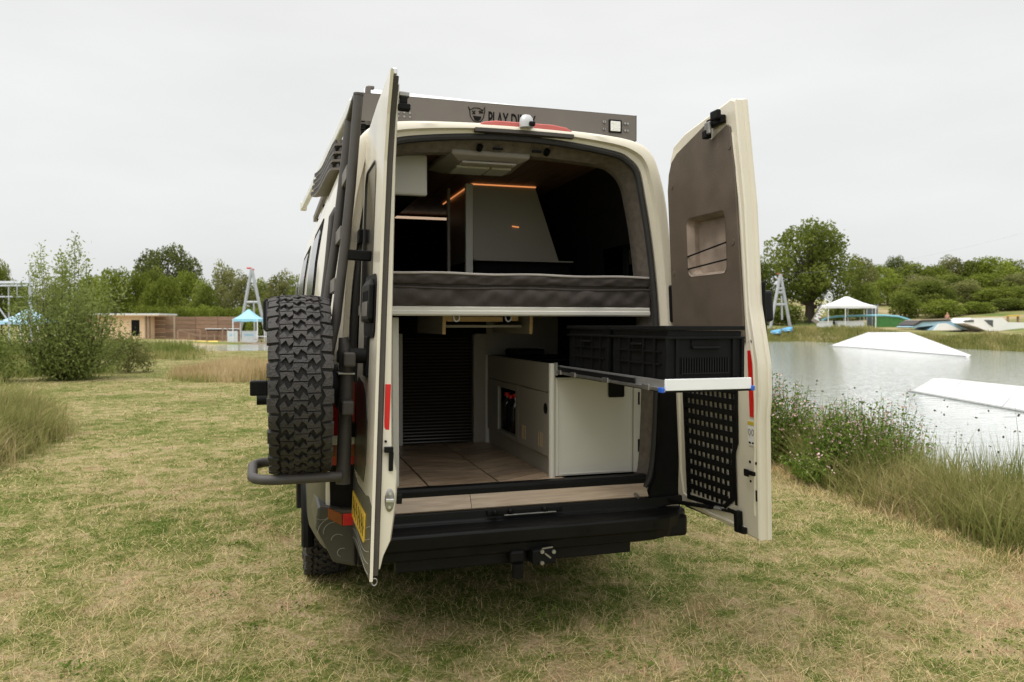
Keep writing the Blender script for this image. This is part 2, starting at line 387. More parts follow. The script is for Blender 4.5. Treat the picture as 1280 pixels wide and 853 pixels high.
br = t.nodes.new('ShaderNodeHueSaturation'); ba = t.nodes.new('ShaderNodeAttribute'); ba.attribute_name = 'rnd'; bm2 = t.nodes.new('ShaderNodeMath'); bm2.operation = 'MULTIPLY_ADD'; bm2.inputs[1].default_value = .95; bm2.inputs[2].default_value = .80; t.links.new(ba.outputs['Fac'], bm2.inputs[0]); t.links.new(bm2.outputs[0], br.inputs['Value']); br.inputs['Saturation'].default_value = 1.0; t.links.new(c, br.inputs['Color']); c = br.outputs[0]
t.links.new(c, b.inputs['Base Color']); b.inputs['Roughness'].default_value = .8; b.inputs['Specular IOR Level'].default_value = .12
tr = t.nodes.new('ShaderNodeBsdfTranslucent'); t.links.new(c, tr.inputs['Color']); ms = t.nodes.new('ShaderNodeMixShader'); ms.inputs[0].default_value = .25
t.links.new(b.outputs[0], ms.inputs[1]); t.links.new(tr.outputs[0], ms.inputs[2]); t.links.new(ms.outputs[0], t.nodes['Material Output'].inputs['Surface'])
M['blade'] = m
def grid_mesh(name, xs, ys, zf, m):
    X, Y = np.meshgrid(xs, ys); Z = zf(X, Y); V = np.stack([X, Y, Z], -1).reshape(-1, 3); nx = len(xs)
    i = (np.arange(len(ys) - 1)[:, None] * nx + np.arange(nx - 1)[None]).ravel()
    F = np.stack([i, i + 1, i + nx + 1, i + nx], 1)
    o = np_mesh(name, V, F, np.zeros(len(V)), m); o.data.polygons.foreach_set('use_smooth', np.ones(len(F), bool)); return o
xs = np.concatenate([np.linspace(-220, -14, 30), np.linspace(-13.6, 14, 140), np.linspace(15, 22, 6)])
ys = np.concatenate([np.linspace(-260, -9, 24), np.linspace(-8.5, 12, 110), np.linspace(12.5, 58, 90)])
lawn = setting(grid_mesh('lawn', xs, ys, gz, M['lawn']), label='mown lawn of dry and green grass under the van')
# far bank and hillside: a sheet that starts under the water and climbs away from it
SH_PX = np.array([-900, 0, 130, 270, 335, 700, 1000, 1100, 1280, 1500, 1900, 2600.]); SH_PY = np.array([432, 432, 433, 431.5, 430, 428, 427, 431, 440, 452, 462, 470.])
PXS = np.concatenate([np.linspace(-900, -60, 14), np.linspace(-40, 1340, 140), np.linspace(1360, 2600, 20)])
VV = np.array([-4, 0, 1.2, 2.5, 5, 9, 16, 26, 40, 60, 90, 140, 260, 700.])
ZR = np.array([-1.2, -.45, .30, .75, 1.0, 1.15, 1.25, 1.5, 2.6, 4.5, 7.0, 9, 9, 8]); ZR2 = np.array([-1.2, -.45, -.02, .22, .40, .52, .66, .86, 2.0, 4.3, 7.0, 9, 9, 8]); ZL = np.array([-1.2, -.45, -.3, -.2, -.12, -.1, 0, .05, .1, .3, .6, 1, 1.5, 2])
def shore_r(px): return (CAM[2] - WATER_Z) * FPX / (np.interp(px, SH_PX, SH_PY) - 406.1)
def far_pt(px, v):
    d = shore_r(px) + v; q = at(px, 406.1, 1.0) - CAM; q = q / math.hypot(q[0], q[1]) * math.hypot(1, (px - 640) / FPX)
    w = float(sstep(500, 950, px)); w2 = float(sstep(1080, 1180, px)); z = np.interp(v, VV, ZL) * (1 - w) + (np.interp(v, VV, ZR) * (1 - w2) + np.interp(v, VV, ZR2) * w2) * w
    p = CAM + q * d; return np.array([p[0], p[1], z + (.15 * math.sin(px * .031 + v * .2) if v > 3 else 0)])
V = np.array([[far_pt(px, v) for px in PXS] for v in VV]).reshape(-1, 3); nx = len(PXS)
i = (np.arange(len(VV) - 1)[:, None] * nx + np.arange(nx - 1)[None]).ravel(); F = np.stack([i, i + 1, i + nx + 1, i + nx], 1)
m, t, b = nodes('far_grass'); b.inputs['Roughness'].default_value = .95; b.inputs['Specular IOR Level'].default_value = .05
g = t.nodes.new('ShaderNodeNewGeometry'); n = t.nodes.new('ShaderNodeTexNoise'); n.inputs['Scale'].default_value = .16; n.inputs['Detail'].default_value = 8; t.links.new(g.outputs['Position'], n.inputs['Vector'])
r = t.nodes.new('ShaderNodeValToRGB'); el = r.color_ramp.elements; el[0].position = .36; el[0].color = (.10, .14, .035, 1); el[1].position = .62; el[1].color = (.34, .27, .16, 1)
x = el.new(.48); x.color = (.20, .19, .075, 1); t.links.new(n.outputs[0], r.inputs[0]); t.links.new(r.outputs[0], b.inputs['Base Color']); M['fargrass'] = m
far = np_mesh('far_bank', V, F, np.zeros(len(V)), m); setting(far, label='far bank of the pond rising to a wooded hillside')
m, t, b = nodes('pond_water'); b.inputs['Base Color'].default_value = (.46, .485, .465, 1); b.inputs['Roughness'].default_value = .05; b.inputs['IOR'].default_value = 1.5; b.inputs['Specular IOR Level'].default_value = 1.0
g = t.nodes.new('ShaderNodeNewGeometry'); mp = t.nodes.new('ShaderNodeMapping'); mp.inputs['Scale'].default_value = (1.2, 2.6, 1); mp.inputs['Rotation'].default_value = (0, 0, R(-25)); t.links.new(g.outputs['Position'], mp.inputs[0])
n = t.nodes.new('ShaderNodeTexNoise'); n.inputs['Scale'].default_value = 1.5; n.inputs['Detail'].default_value = 4; t.links.new(mp.outputs[0], n.inputs['Vector'])
bp = t.nodes.new('ShaderNodeBump'); bp.inputs['Strength'].default_value = .28; bp.inputs['Distance'].default_value = .10; t.links.new(n.outputs[0], bp.inputs['Height']); t.links.new(bp.outputs[0], b.inputs['Normal'])
me = MB(); me.P((-260, -60, WATER_Z)); me.P((420, -60, WATER_Z)); me.P((420, 300, WATER_Z)); me.P((-260, 300, WATER_Z)); me.face((0, 1, 2, 3))
setting(me.build('pond', m), label='pale pond reflecting the overcast sky')
# short mown grass: real blades, thinning with distance
def scatter_lawn():
    B = []; H = []; Wd = []
    for y0, y1, n, hh, ww in ((-1.2, .6, 80000, .034, .0030), (.6, 1.8, 50000, .032, .0034), (1.8, 3.4, 56000, .030, .0042), (3.4, 6.4, 60000, .028, .0060), (6.4, 11, 50000, .026, .0085), (11, 20, 46000, .026, .013), (20, 47, 70000, .026, .020)):
        y = RNG.uniform(y0, y1, n); lo = -1.17 + (y + 3.784) * math.tan(R(-51)); hi = np.minimum(-1.17 + (y + 3.784) * math.tan(R(52)), np.interp(y, EDGE_Y, EDGE_X) + .7)
        x = lo + (hi - lo) * RNG.uniform(0, 1, n); keep = ~((np.abs(x) < .85) & (y > 2.2) & (y < 7)) & ((y < 20) | (x < 1))
        x = x[keep]; y = y[keep]; k = len(x)
        B.append(np.stack([x, y, gz(x, y) - .004], 1)); clump = .5 + .5 * np.sin(x * 3.1 + np.sin(y * 2.3) * 2) * np.cos(y * 2.7 + x)
        H.append(hh * RNG.gamma(5, .2, k) * (.75 + .6 * clump)); Wd.append(ww * RNG.uniform(.6, 1.3, k))
    B = np.concatenate(B); H = np.concatenate(H); Wd = np.concatenate(Wd); N = len(B)
    return blades('mown_grass', B, H, Wd, RNG.uniform(0, 2 * np.pi, N), RNG.uniform(.3, 2.6, N), M['blade'], RNG.uniform(0, 1, N), seg=2)
setting(scatter_lawn(), 'stuff', 'short dry and green blades of the mown lawn')
# loose dead strands lying on the turf
n = 16000; y = RNG.uniform(-1.2, 6, n); x = RNG.uniform(-1, 1, n) * (1.4 + (y + 3.784) * 1.1) - .2; ok_ = (shore(x, y) < .3); x = x[ok_]; y = y[ok_]
STRAND = (x, y)
# ------------------------------------------------------------------ the camper van (rear at y = 0, driving towards +y)
van = thing('camper_van', 'cream high-roof camper van on the lawn with both rear doors wide open', 'camper van')
OUT = [(.93, .50), (.935, .75), (.93, .95), (.915, 1.4), (.885, 1.8), (.846, 2.185), (.793, 2.394), (.746, 2.476), (.666, 2.521), (.506, 2.544), (.25, 2.556), (0, 2.56)]
INN = [(.70, .66), (.767, .72), (.80, .90), (.815, 1.3), (.805, 1.65), (.765, 2.00), (.720, 2.25), (.691, 2.373), (.635, 2.433), (.543, 2.469), (.25, 2.503), (0, 2.512)]
OUT0 = OUT; OUT = spline(OUT); INN = spline(INN)
def sym(L, k=1.0, dz=0, y=0): return [(-x * k, y, z + dz) for x, z in L] + [(x * k, y, z + dz) for x, z in L[-2::-1]]
def body_ring(y):
    k = 1 + .065 * min(1, max(0, y / .5)) ** .6                 # the sides swell out just ahead of the rear corners
    r = []
    for x, z in OUT:
        zz = z; xx = x * (1 + (k - 1) * (1 if z < 1.9 else max(.25, 1 - (z - 1.9) * 1.1)))
        if y > 4.2: zz = .5 + (z - .5) * (1 - .40 * ((y - 4.2) / 1.9) ** 1.7); xx *= 1 - .04 * ((y - 4.2) / 1.9) ** 2
        r.append((xx, zz))
    return sym(r, 1, 0, y)
YS = [0, .04, .12, .3, .5, 1, 1.6, 2.4, 3.2, 4.0, 4.4, 4.8, 5.2, 5.6, 6.1]
# outer skin with real openings for side windows (right rear window is seen through the van)
sk = MB(); rings = [body_ring(y) for y in YS]
YW = (.12, .5)                                                  # window bay on the right side
I = [[sk.P(p) for p in r] for r in rings]; n = len(I[0])
for k in range(len(I) - 1):
    for j in range(n - 1):
        right = j >= len(OUT) - 1; jj = n - 2 - j if right else j
        if right and YS[k] >= .12 and YS[k + 1] <= 1.0 and 16 <= jj <= 19: continue
        sk.cur = 1 if jj <= 7 else 0
        sk.face((I[k][j], I[k][j + 1], I[k + 1][j + 1], I[k + 1][j]))
sk.cur = 0; sk.face(I[-1])
body = sk.build('body_shell', [M['cream'], M['wrap']], van, smooth=True)
# wheel arch trims, underside
box('underbody', M['black'], van, -.80, .84, .06, .5, .42, .55); box('underbody', M['black'], van, -.84, .84, .5, 5.9, .27, .55)  # underside boxes; the long one is lowered to block light beneath the van
for s in (-1, 1):
    a = MB(); pts = [(s * .985, 1.30 + .50 * math.cos(t), .40 + .47 * math.sin(t)) for t in np.linspace(R(-12), R(192), 16)]
    a.tube(pts, .035, 8).build('wheel_arch', M['black'], van, smooth=True)
# rear frame ring with a stepped flange
o0 = sym(OUT, 1.0, 0, -.0005); o1 = sym(OUT, .985, -.012, -.012)
mid = [(x * .45 + a * .55, z * .45 + c * .55) for (x, z), (a, c) in zip(OUT, INN)]
fr = MB(); fr.loft([o0, o1, sym(mid, 1, 0, -.014), sym(mid, .99, -.006, .012), sym(INN, 1.012, .004, .016), sym(INN, 1.0, 0, .05)], closed=False)
frame = fr.build('rear_frame', M['cream'], van, smooth=True)
sl_ = MB(); INs = [(x * .985, z - .012 if z > 1 else z + .004) for x, z in INN]
sl_.tube([(x, .022, z) for x, y, z in sym(INs)], .017, 8).build('door_seal', M['rubber'], frame, smooth=True)
# grey carpet lining just inside the opening, then dark interior
IN2 = [(.690, .69), (.745, .74), (.765, .92), (.775, 1.3), (.765, 1.65), (.73, 2.0), (.685, 2.24), (.655, 2.335), (.60, 2.392), (.52, 2.418), (.25, 2.437), (0, 2.444)]; IN2 = spline(IN2)
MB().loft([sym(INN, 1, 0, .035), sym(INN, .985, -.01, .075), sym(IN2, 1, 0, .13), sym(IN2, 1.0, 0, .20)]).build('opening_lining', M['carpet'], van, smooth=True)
fl = MB()
for x in (-.16, .20): fl.cyl((x, .075, 2.462), (x, .10, 2.452), .016, 12)
for x in (-.09, .12): fl.box(x, x + .05, .078, .095, 2.452, 2.462)
setting(fl.build('lining_fixing', M['black'], van, weld=False), 'stuff')
# interior shell
LP_ = [(.79, .70), (.79, 1.60), (.782, 1.83), (.765, 2.02), (.735, 2.24), (.68, 2.385), (.60, 2.452), (.58, 2.462)]
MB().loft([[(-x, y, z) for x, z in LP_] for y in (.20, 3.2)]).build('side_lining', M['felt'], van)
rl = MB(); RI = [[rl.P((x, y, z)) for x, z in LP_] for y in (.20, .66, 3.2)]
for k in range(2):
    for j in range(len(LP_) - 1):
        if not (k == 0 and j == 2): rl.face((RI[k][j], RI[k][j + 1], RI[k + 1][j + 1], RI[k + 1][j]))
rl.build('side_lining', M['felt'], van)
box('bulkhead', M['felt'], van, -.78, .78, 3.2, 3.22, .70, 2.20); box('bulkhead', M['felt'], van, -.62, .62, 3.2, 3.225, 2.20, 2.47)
wn_ = box('side_window', M['black'], van, .80, .83, .10, .14, 1.80, 2.06); box('pane', M['glass'], wn_, .845, .85, .12, 1.0, 1.79, 2.19, 0)
box('blind', M['felt'], van, .805, .82, .40, .46, 1.80, 2.05)
cl = bpy.data.objects.new('ceiling', None); COL.objects.link(cl); cl.parent = van
for k in range(10): box('ceiling_board', M['ceil'], cl, -.60 + k * .1203, -.60 + k * .1203 + .118, .20, 3.2, 2.452, 2.468, .002)
# chevron oak floor
flo = box('floor', M['black'], van, -.80, .80, .02, 3.2, .66, .738, 0)
cols_ = [(-.80, -.42), (-.42, -.05), (-.05, .32)]; pitch = .115
for ci, (xa, xb) in enumerate(cols_):
    sgn = 1 if ci % 2 == 0 else -1; rise = .62 * (xb - xa) * sgn
    for k in range(-3, 17):
        y0 = .02 + k * pitch; g_ = .0048
        poly = [(xa + g_, y0 + g_), (xb - g_, y0 + rise + g_), (xb - g_, y0 + rise + pitch - g_), (xa + g_, y0 + pitch - g_)]
        poly = clip_poly(clip_poly(poly, 1, .095, False), 1, 1.55, True) if poly else poly
        if len(poly) < 3: continue
        MB().prism(poly, 'z', .736, .745 + random.uniform(0, .0006)).build('floor_plank', M['oak'], flo)
MB().prism([(.02, .728), (.035, .752), (.093, .752), (.093, .730)], 'x', -.755, .762).build('floor_strip', M['black'], flo, bevel=.003)
sb = MB().prism([(.03, .727), (-.022, .652), (-.012, .640), (.05, .715)], 'x', -.74, -.232).build('sill_board', M['sill'], van)
MB().prism([(.03, .727), (-.022, .652), (-.012, .640), (.05, .715)], 'x', -.229, .735).build('sill_board', M['sill'], van)
for sx in (-1, 1):
    tm = MB(); tm.loft([[(sx * (x * .985), -.016, z), (sx * (a * .995), -.019, z), (sx * (a * .985), .03, z)] for z, x, a in ((.645, .93, .74), (.74, .93, .785), (.92, .932, .80), (1.15, .925, .808), (1.32, .915, .812))]).build('pillar_trim', M['black'], van, smooth=True)
# rear step bumper
prof = [(.05, .648), (-.035, .645), (-.038, .60), (-.055, .588), (-.150, .584), (-.172, .578), (-.178, .566), (-.172, .508), (-.158, .500), (-.150, .455), (-.08, .43), (.05, .43)]
bm_ = MB(); st_ = []
for x in np.linspace(-.80, .93, 25):
    k = max(0, x - .70) / .23; dy = .115 * k ** 2.2; st_.append([(x, y + dy * (1 if y < -.045 else 0), z + (.0 if z > .5 else .02 * k)) for y, z in prof])
bm_.loft(st_, closed=True, cap=True)
bump = bm_.build('rear_bumper', M['bumper'], van, bevel=.006)
cc = MB()
for x in (-.45, .33, .70): cc.cyl((x, -.178 + (.06 if abs(x) > .8 else 0), .535), (x, -.14, .535), .010, 12)
cc.build('sensor', M['black'], bump, weld=False)
box('end_cap', M['bumper'], bump, .78, .915, -.125, .10, .45, .565, .02)
MB().prism([(-.905, .455), (-.80, .425), (-.80, .695), (-.86, .70), (-.975, .72), (-.985, .62)], 'y', -.07, .50).build('bumper_corner', M['wrap'], van, bevel=.012)
box('corner_reflector', M['red'], van, -.862, -.803, -.078, -.065, .625, .680, .003); MB().prism([(-.865, .625), (-.865, .68), (-.93, .715), (-.93, .665)], 'y', -.078, -.066).build('side_marker', M['amber'], van, bevel=.003)
cl_ = MB()                                                     # pale contour lines printed on the wrap
for cx, cz, r0, a0, a1 in ((-.955, .69, .035, 200, 330), (-.90, .60, .05, 60, 190), (-.90, .60, .075, 70, 185), (-.885, .56, .03, 40, 180), (-.865, .50, .022, 60, 250)):
    cl_.tube([(cx + r0 * math.cos(R(q)), -.0715, cz + r0 * math.sin(R(q)) * .9) for q in np.linspace(a0, a1, 10)], .0016, 5)
setting(cl_.build('contour_print', M['line'], van, weld=False), 'stuff')
tl = MB().loft([[(-.945, .06, z), (-.93, -.018, z), (-.80, -.022, z), (-.79, .02, z)] for z in (.90, .95, 1.25, 1.29)]).build('tail_lamp', M['lampred'], van, smooth=True)
box('lamp_band', M['lens'], tl, -.935, -.80, -.026, -.016, .995, 1.04); box('lamp_band', M['amber'], tl, -.935, -.80, -.026, -.016, .94, .99)
# tow bar
tb = box('tow_bar', M['bumper'], van, -.62, .595, -.10, -.04, .385, .445, .006)
box('hitch_plate', M['black'], tb, .03, .15, -.195, -.10, .395, .465, .006)
hp = MB()
for x, z in ((.075, .460), (.075, .405), (.135, .455)): hp.cyl((x, -.208, z), (x, -.195, z), .010, 10)
hp.build('bolt', M['steel'], tb, weld=False)
MB().bar((.09, -.20, .450), (.12, -.20, .425), .009, .008).bar((.075, -.20, .474), (.13, -.20, .478), .008, .006).build('hitch_pin', M['steel'], tb, weld=False)
box('tow_socket', M['black'], tb, -.075, .0, -.17, -.10, .40, .465, .014); MB().cyl((-.038, -.165, .40), (-.038, -.165, .335), .027, 14).build('socket_cap', M['black'], tb, smooth=True)
# door lock striker on the step edge
lk = box('door_striker', M['black'], van, -.16, .235, -.052, -.035, .612, .640, .006)
box('latch_bar', M['steel'], lk, -.075, .20, -.064, -.053, .612, .618, .002)
k_ = MB()
for x in (-.12, -.04, .14): k_.ball((x, -.056, .632), .017, 8, 5)
k_.build('roller', M['black'], lk, weld=False)
bt = MB()
for x in (-.62, .66): bt.cyl((x, -.055, .655), (x, -.02, .668), .008, 10)
bt.build('buffer', M['steel'], van, weld=False)
# brake light, header strip, rear camera
MB().prism([(-.195, 2.545), (-.165, 2.566), (-.10, 2.576), (.20, 2.577), (.275, 2.567), (.315, 2.545)], 'y', -.008, .05).build('brake_light', M['brake'], van, bevel=.005)
hs_ = MB()
hs_.loft([[(x, -.018, 2.535 - .012 * (x - .05) ** 2 * 3), (x, -.018, 2.517 - .012 * (x - .05) ** 2 * 3), (x, .03, 2.512), (x, .03, 2.54)] for x in np.linspace(-.21, .31, 10)], closed=True, cap=True).build('header_strip', M['seal'], van)
cd_ = MB(); cd_.loft([[(.05 + r_ * math.cos(a), -.03 + r_ * .8 * math.sin(a), z) for a in np.linspace(0, 2 * math.pi, 16, False)] for r_, z in ((.036, 2.545), (.037, 2.570), (.032, 2.592), (.021, 2.606), (.003, 2.611))], closed=True, cap=True)
rc = cd_.build('rear_camera', M['dome'], van, smooth=True); box('camera_lens', M['black'], rc, .055, .085, -.072, -.045, 2.548, 2.570, .005)

# ---- interior fittings
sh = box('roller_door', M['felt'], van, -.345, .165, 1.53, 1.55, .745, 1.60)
s0 = MB().loft([[(-.335, y, z), (.155, y, z)] for y, z in ((1.52, 0), (1.505, .003), (1.50, .009), (1.502, .015), (1.512, .0195), (1.525, .020))]).build('slat', M['slat'], sh, smooth=True)
s0.location.z = .748
for k in range(1, 33): c_ = s0.copy(); COL.objects.link(c_); c_.parent = sh; c_.location.z = .748 + k * .0222
jf = MB().prism([(.155, .745), (.25, .745), (.25, 1.50), (.168, 1.50), (.155, 1.485)], 'y', 1.47, 1.56).build('door_jamb', M['taupe'], van, bevel=.006)
box('door_jamb', M['cab'], van, -.362, -.335, 1.47, 1.56, .745, 1.50)
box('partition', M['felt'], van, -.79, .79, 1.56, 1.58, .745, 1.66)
box('locker_panel', M['cab'], van, -.60, -.565, .14, 1.47, .745, 1.598, .006)
box('locker_panel', M['taupe'], van, -.60, -.362, 1.48, 1.50, .745, 1.60)
box('rear_panel', M['taupe'], van, .25, .78, 1.48, 1.50, 1.30, 1.62)
box('wash_bag', M['black'], van, .36, .55, 1.1, 1.4, 1.353, 1.40, .015)
cab = bpy.data.objects.new('kitchen_cabinet', None); COL.objects.link(cab); cab.parent = van
# aisle side face at x=.25 : drawer front, niche, cupboard door, plinth
box('plinth', M['taupe'], cab, .262, .30, .17, 1.50, .745, .842, .003)
box('drawer_front', M['taupe'], cab, .25, .275, .165, 1.455, 1.196, 1.352, .003)
dr = box('cupboard_door', M['taupe'], cab, .25, .275, .165, .742, .846, 1.192, .003)
MB().cyl((.2485, .245, 1.105), (.256, .245, 1.105), .030, 20).build('finger_hole', M['black'], dr)
for y in (.30, .33, .36, .60, .63, .66): box('vent_slot', M['ply'], dr, .2485, .256, y, y + .006, .885, .965, 0)
nf = MB()
for a in ((.25, .275, .746, .80, .846, 1.192), (.25, .275, 1.20, 1.455, .846, 1.192), (.25, .275, .80, 1.20, .846, .875), (.25, .275, .80, 1.20, 1.155, 1.192)): nf.box(*a)
nf.build('niche_frame', M['taupe'], cab, weld=False)
box('niche_lining', M['black'], cab, .44, .45, .78, 1.22, .85, 1.19)
box('niche_trim', M['cab'], cab, .246, .252, 1.165, 1.185, .875, 1.155, .001)
box('worktop', M['black'], cab, .262, .79, .70, 1.50, 1.34, 1.3515, .002)
box('end_panel', M['cab'], cab, .262, .725, .15, .17, .75, 1.278, .002)
box('hinge_stile', M['cab'], cab, .729, .80, .148, .17, .75, 1.278, .002)
for z in (.86, 1.12): box('hinge_slot', M['black'], cab, .755, .765, .146, .150, z, z + .07, 0)
for z in (.757, 1.262): box('inset_bead', M['cab'], cab, .285, .715, .146, .152, z, z + .006, .001)
for x in (.283, .712): box('inset_bead', M['cab'], cab, x, x + .006, .146, .152, .763, 1.262, .001)
MB().tube([(.256, .158, .745), (.256, .158, 1.355)], .018, 14).build('corner_post', M['cab'], cab, smooth=True)
MB().tube([(.256, 1.475, .745), (.256, 1.475, 1.353)], .018, 14).build('corner_post', M['cab'], cab, smooth=True)
box('latch_cup', M['black'], cab, .575, .67, .135, .15, 1.165, 1.262, .012)
box('cabinet_back', M['felt'], cab, .45, .79, .20, 1.50, .745, 1.27, 0)
# things in the niche
for k, (y, hgt) in enumerate(((.87, .215), (.96, .225), (1.06, .21), (1.14, .22))):
    w_ = thing('bottle', 'dark bottle with red cap in the cabinet niche, %s' % ['nearest the open doors', 'second from the open doors', 'third from the open doors', 'deepest inside the van'][k], 'bottle', (.30, y, .876), group='bottles in the cabinet niche')
    MB().tube([(0, 0, 0), (0, 0, .01), (0, 0, hgt * .75), (0, 0, hgt * .9), (0, 0, hgt)], [.03, .036, .036, .02, .016], 12).build('flask', M['sideglass'] if k % 2 else M['black'], w_, smooth=True)
    MB().cyl((0, 0, hgt), (0, 0, hgt + .022), .019, 12).build('cap', M['red'], w_, smooth=True)
# bed across the van
bed = bpy.data.objects.new('bed', None); COL.objects.link(bed); bed.parent = van
MB().prism([(.05, 1.606), (.044, 1.613), (.044, 1.628), (.050, 1.633), (.050, 1.648), (.058, 1.654), (.16, 1.654), (.16, 1.606)], 'x', -.775, .775).build('bed_rail', M['cab'], bed)
box('bed_board', M['felt'], bed, -.78, .78, .16, 1.9, 1.62, 1.66)
def cloth(x0, x1, z0, z1, y, amp, nx_=90, nz_=10, sag=0.0, seed=0):
    q = MB(); rr = np.random.default_rng(seed); ph = rr.uniform(0, 6, 8); rows = []
    for j in range(nz_ + 1):
        v = j / nz_; row = []
        for i_ in range(nx_ + 1):
            u = i_ / nx_; x = x0 + (x1 - x0) * u
            w_ = sum(math.sin(u * f_ + ph[k] + v * g_) for k, (f_, g_) in enumerate(((21, 1.5), (37, -2), (63, 3), (11, 2), (95, -4)))) / 3
            row.append((x, y - amp * (.6 + w_) * math.sin(math.pi * v) ** .8 - .004 * v, z0 + (z1 - z0) * v - sag * 4 * u * (1 - u) + .002 * w_))
        rows.append(row)
    return q.loft(rows)
cloth(-.775, .775, 1.652, 1.742, .055, .012, seed=1).build('cover_skirt', M['bed'], bed, smooth=True)
cloth(-.775, .775, 1.765, 1.815, .052, .008, seed=2).build('mattress_side', M['bed'], bed, smooth=True)
box('mattress', M['bed'], bed, -.775, .775, .066, 1.9, 1.66, 1.813, .01)
MB().tube([(x, .047, 1.818 + .0025 * math.sin(x * 13) - .006 * (x + .775) / 1.55) for x in np.linspace(-.775, .775, 30)], .0062, 6).build('piping', M['pipe'], bed, smooth=True)
MB().tube([(x, .050, 1.744 + .003 * math.sin(x * 9 + 1)) for x in np.linspace(-.775, .775, 30)], .005, 6).build('piping', M['bed'], bed, smooth=True)
for x in (-.30, .19):
    MB().prism([(.34, 1.62), (.352, 1.51), (1.1, 1.51), (1.1, 1.62)], 'x', x, x + .018).build('hanging_board', M['taupe'], bed); MB().bar((x + .009, .338, 1.62), (x + .009, .350, 1.51), .0175, .006, (0, 1, 0)).build('board_edge', M['ply'], bed)
box('table_rail', M['ply'], bed, -.265, .045, .37, .42, 1.578, 1.606, .003); box('table_rail', M['ply'], bed, -.285, -.245, .34, .372, 1.582, 1.618, .004); box('table_rail', M['ply'], bed, .085, .125, .34, .372, 1.582, 1.618, .004)
for x in (-.225, .065): MB().tube([(x + .016 * math.cos(a), .335, 1.601 + .022 * math.sin(a)) for a in np.linspace(0, 2 * math.pi, 16, False)], .0045, 6, closed=True).build('pull_ring', M['alu'], bed, smooth=True)
box('folded_table', M['taupe'], bed, -.28, .18, .45, 1.0, 1.545, 1.560, .003)
# upper kitchen: tapered wardrobe box with warm led lines, ledges, air conditioner
MB().loft([[(.045, y, 1.975), (.62, y, 1.975), (.455, y, 2.449), (.045, y, 2.449)] for y in (1.04, 1.7)], closed=True, cap=True).build('wardrobe', M['taupe'], van)
box('wardrobe_side', M['cab'], van, -.005, .042, 1.03, 1.06, 1.83, 2.448, .003); box('post', M['taupe'], van, -.075, -.055, 1.25, 1.28, 1.83, 2.45, .003)
MB().tube([(.035, 1.90, 2.446), (.035, 1.035, 2.446), (.46, 1.035, 2.446)], .0045, 6).build('led_or_daylight_strip', M['led'], van)
MB().tube([(-.25, 1.55, 2.446), (-.27, 2.45, 2.446)], .006, 6).build('led_or_daylight_strip', M['led'], van)
box('shelf', M['taupe'], van, .045, .70, .98, 1.04, 1.962, 1.972, .002); box('shelf_box', M['felt'], van, .06, .70, 1.045, 1.5, 1.82, 1.962)
MB().tube([(-.28, 2.5, 2.42), (.20, 2.5, 2.42)], .010, 6).build('led_or_daylight_strip', M['led_daylight'], van)  # glowing bar added in place of a thin gap of daylight
box('overhead_locker', M['cab'], van, -.62, -.388, .30, .34, 2.236, 2.452, .012); box('locker_back', M['felt'], van, -.70, -.40, .35, 2.4, 2.26, 2.452)
MB().tube([(.62, 1.9, 2.29), (.70, 1.9, 2.285)], .007, 6).build('led_or_daylight_strip', M['led_daylight'], van); MB().tube([(.30, 1.033, 2.19), (.345, 1.033, 2.185)], .004, 6).build('led_or_daylight_strip', M['led'], van)
MB().tube([(.786, .9, 2.1), (.786, 1.25, 2.09)], .004, 6).build('led_or_daylight_strip', M['copper'], van)
for y, z in ((.95, 2.30), (.33, 2.28)): MB().tube([(.77, y, z + .05), (.755, y, z), (.745, y, z - .05)], [.012, .026, .008], 10).build('reading_lamp', M['copper'], van, smooth=True)
ac = MB().loft([[(-.34, .56, 2.452), (.14, .52, 2.452), (.12, .12, 2.452), (-.30, .11, 2.452)], [(-.34, .56, 2.425), (.14, .52, 2.425), (.12, .12, 2.425), (-.30, .11, 2.425)], [(-.27, .50, 2.398), (.08, .47, 2.398), (.06, .17, 2.398), (-.25, .16, 2.398)]], closed=True, cap=True).build('air_conditioner', M['ac'], van, bevel=.008)
for k in range(3): box('grille_bar', M['taupe'], ac, -.24, .05, .14 + k * .03, .155 + k * .03, 2.388, 2.40, .003)
box('vent_flap', M['cab'], ac, -.24, -.06, .26, .45, 2.388, 2.399, .003); box('vent_flap', M['cab'], ac, -.05, .06, .26, .44, 2.388, 2.399, .003)

# ---- slide-out tray
tray = bpy.data.objects.new('slide_tray', None); COL.objects.link(tray); tray.parent = van
MB().box(.285, .672, -1.05, .30, 1.296, 1.303).build('tray_base', M['black'], tray)
box('front_lip', M['lip'], tray, .281, .662, -1.062, -1.050, 1.305, 1.350, .002)
box('side_lip', M['alu'], tray, .281, .286, -1.05, .30, 1.300, 1.346, .001); box('side_lip', M['alu'], tray, .657, .662, -1.05, .30, 1.300, 1.346, .001)
for x in (.268, .668):
    box('runner', M['steel'], tray, x, x + .010, -1.04, .18, 1.303, 1.315, .002); box('runner', M['black'], tray, x + .002, x + .009, -.8, .35, 1.316, 1.338, .002)
    MB().box(x - .008, x + .004, -1.072, -1.035, 1.298, 1.318).build('catch', M['blue'], tray, bevel=.003)
rc_ = MB()
for y in (-.95, -.55, -.15, .05): rc_.box(.262, .270, y, y + .06, 1.300, 1.322)
rc_.box(.262, .272, .11, .15, 1.292, 1.36).build('roller_clip', M['steel'], tray, bevel=.002)
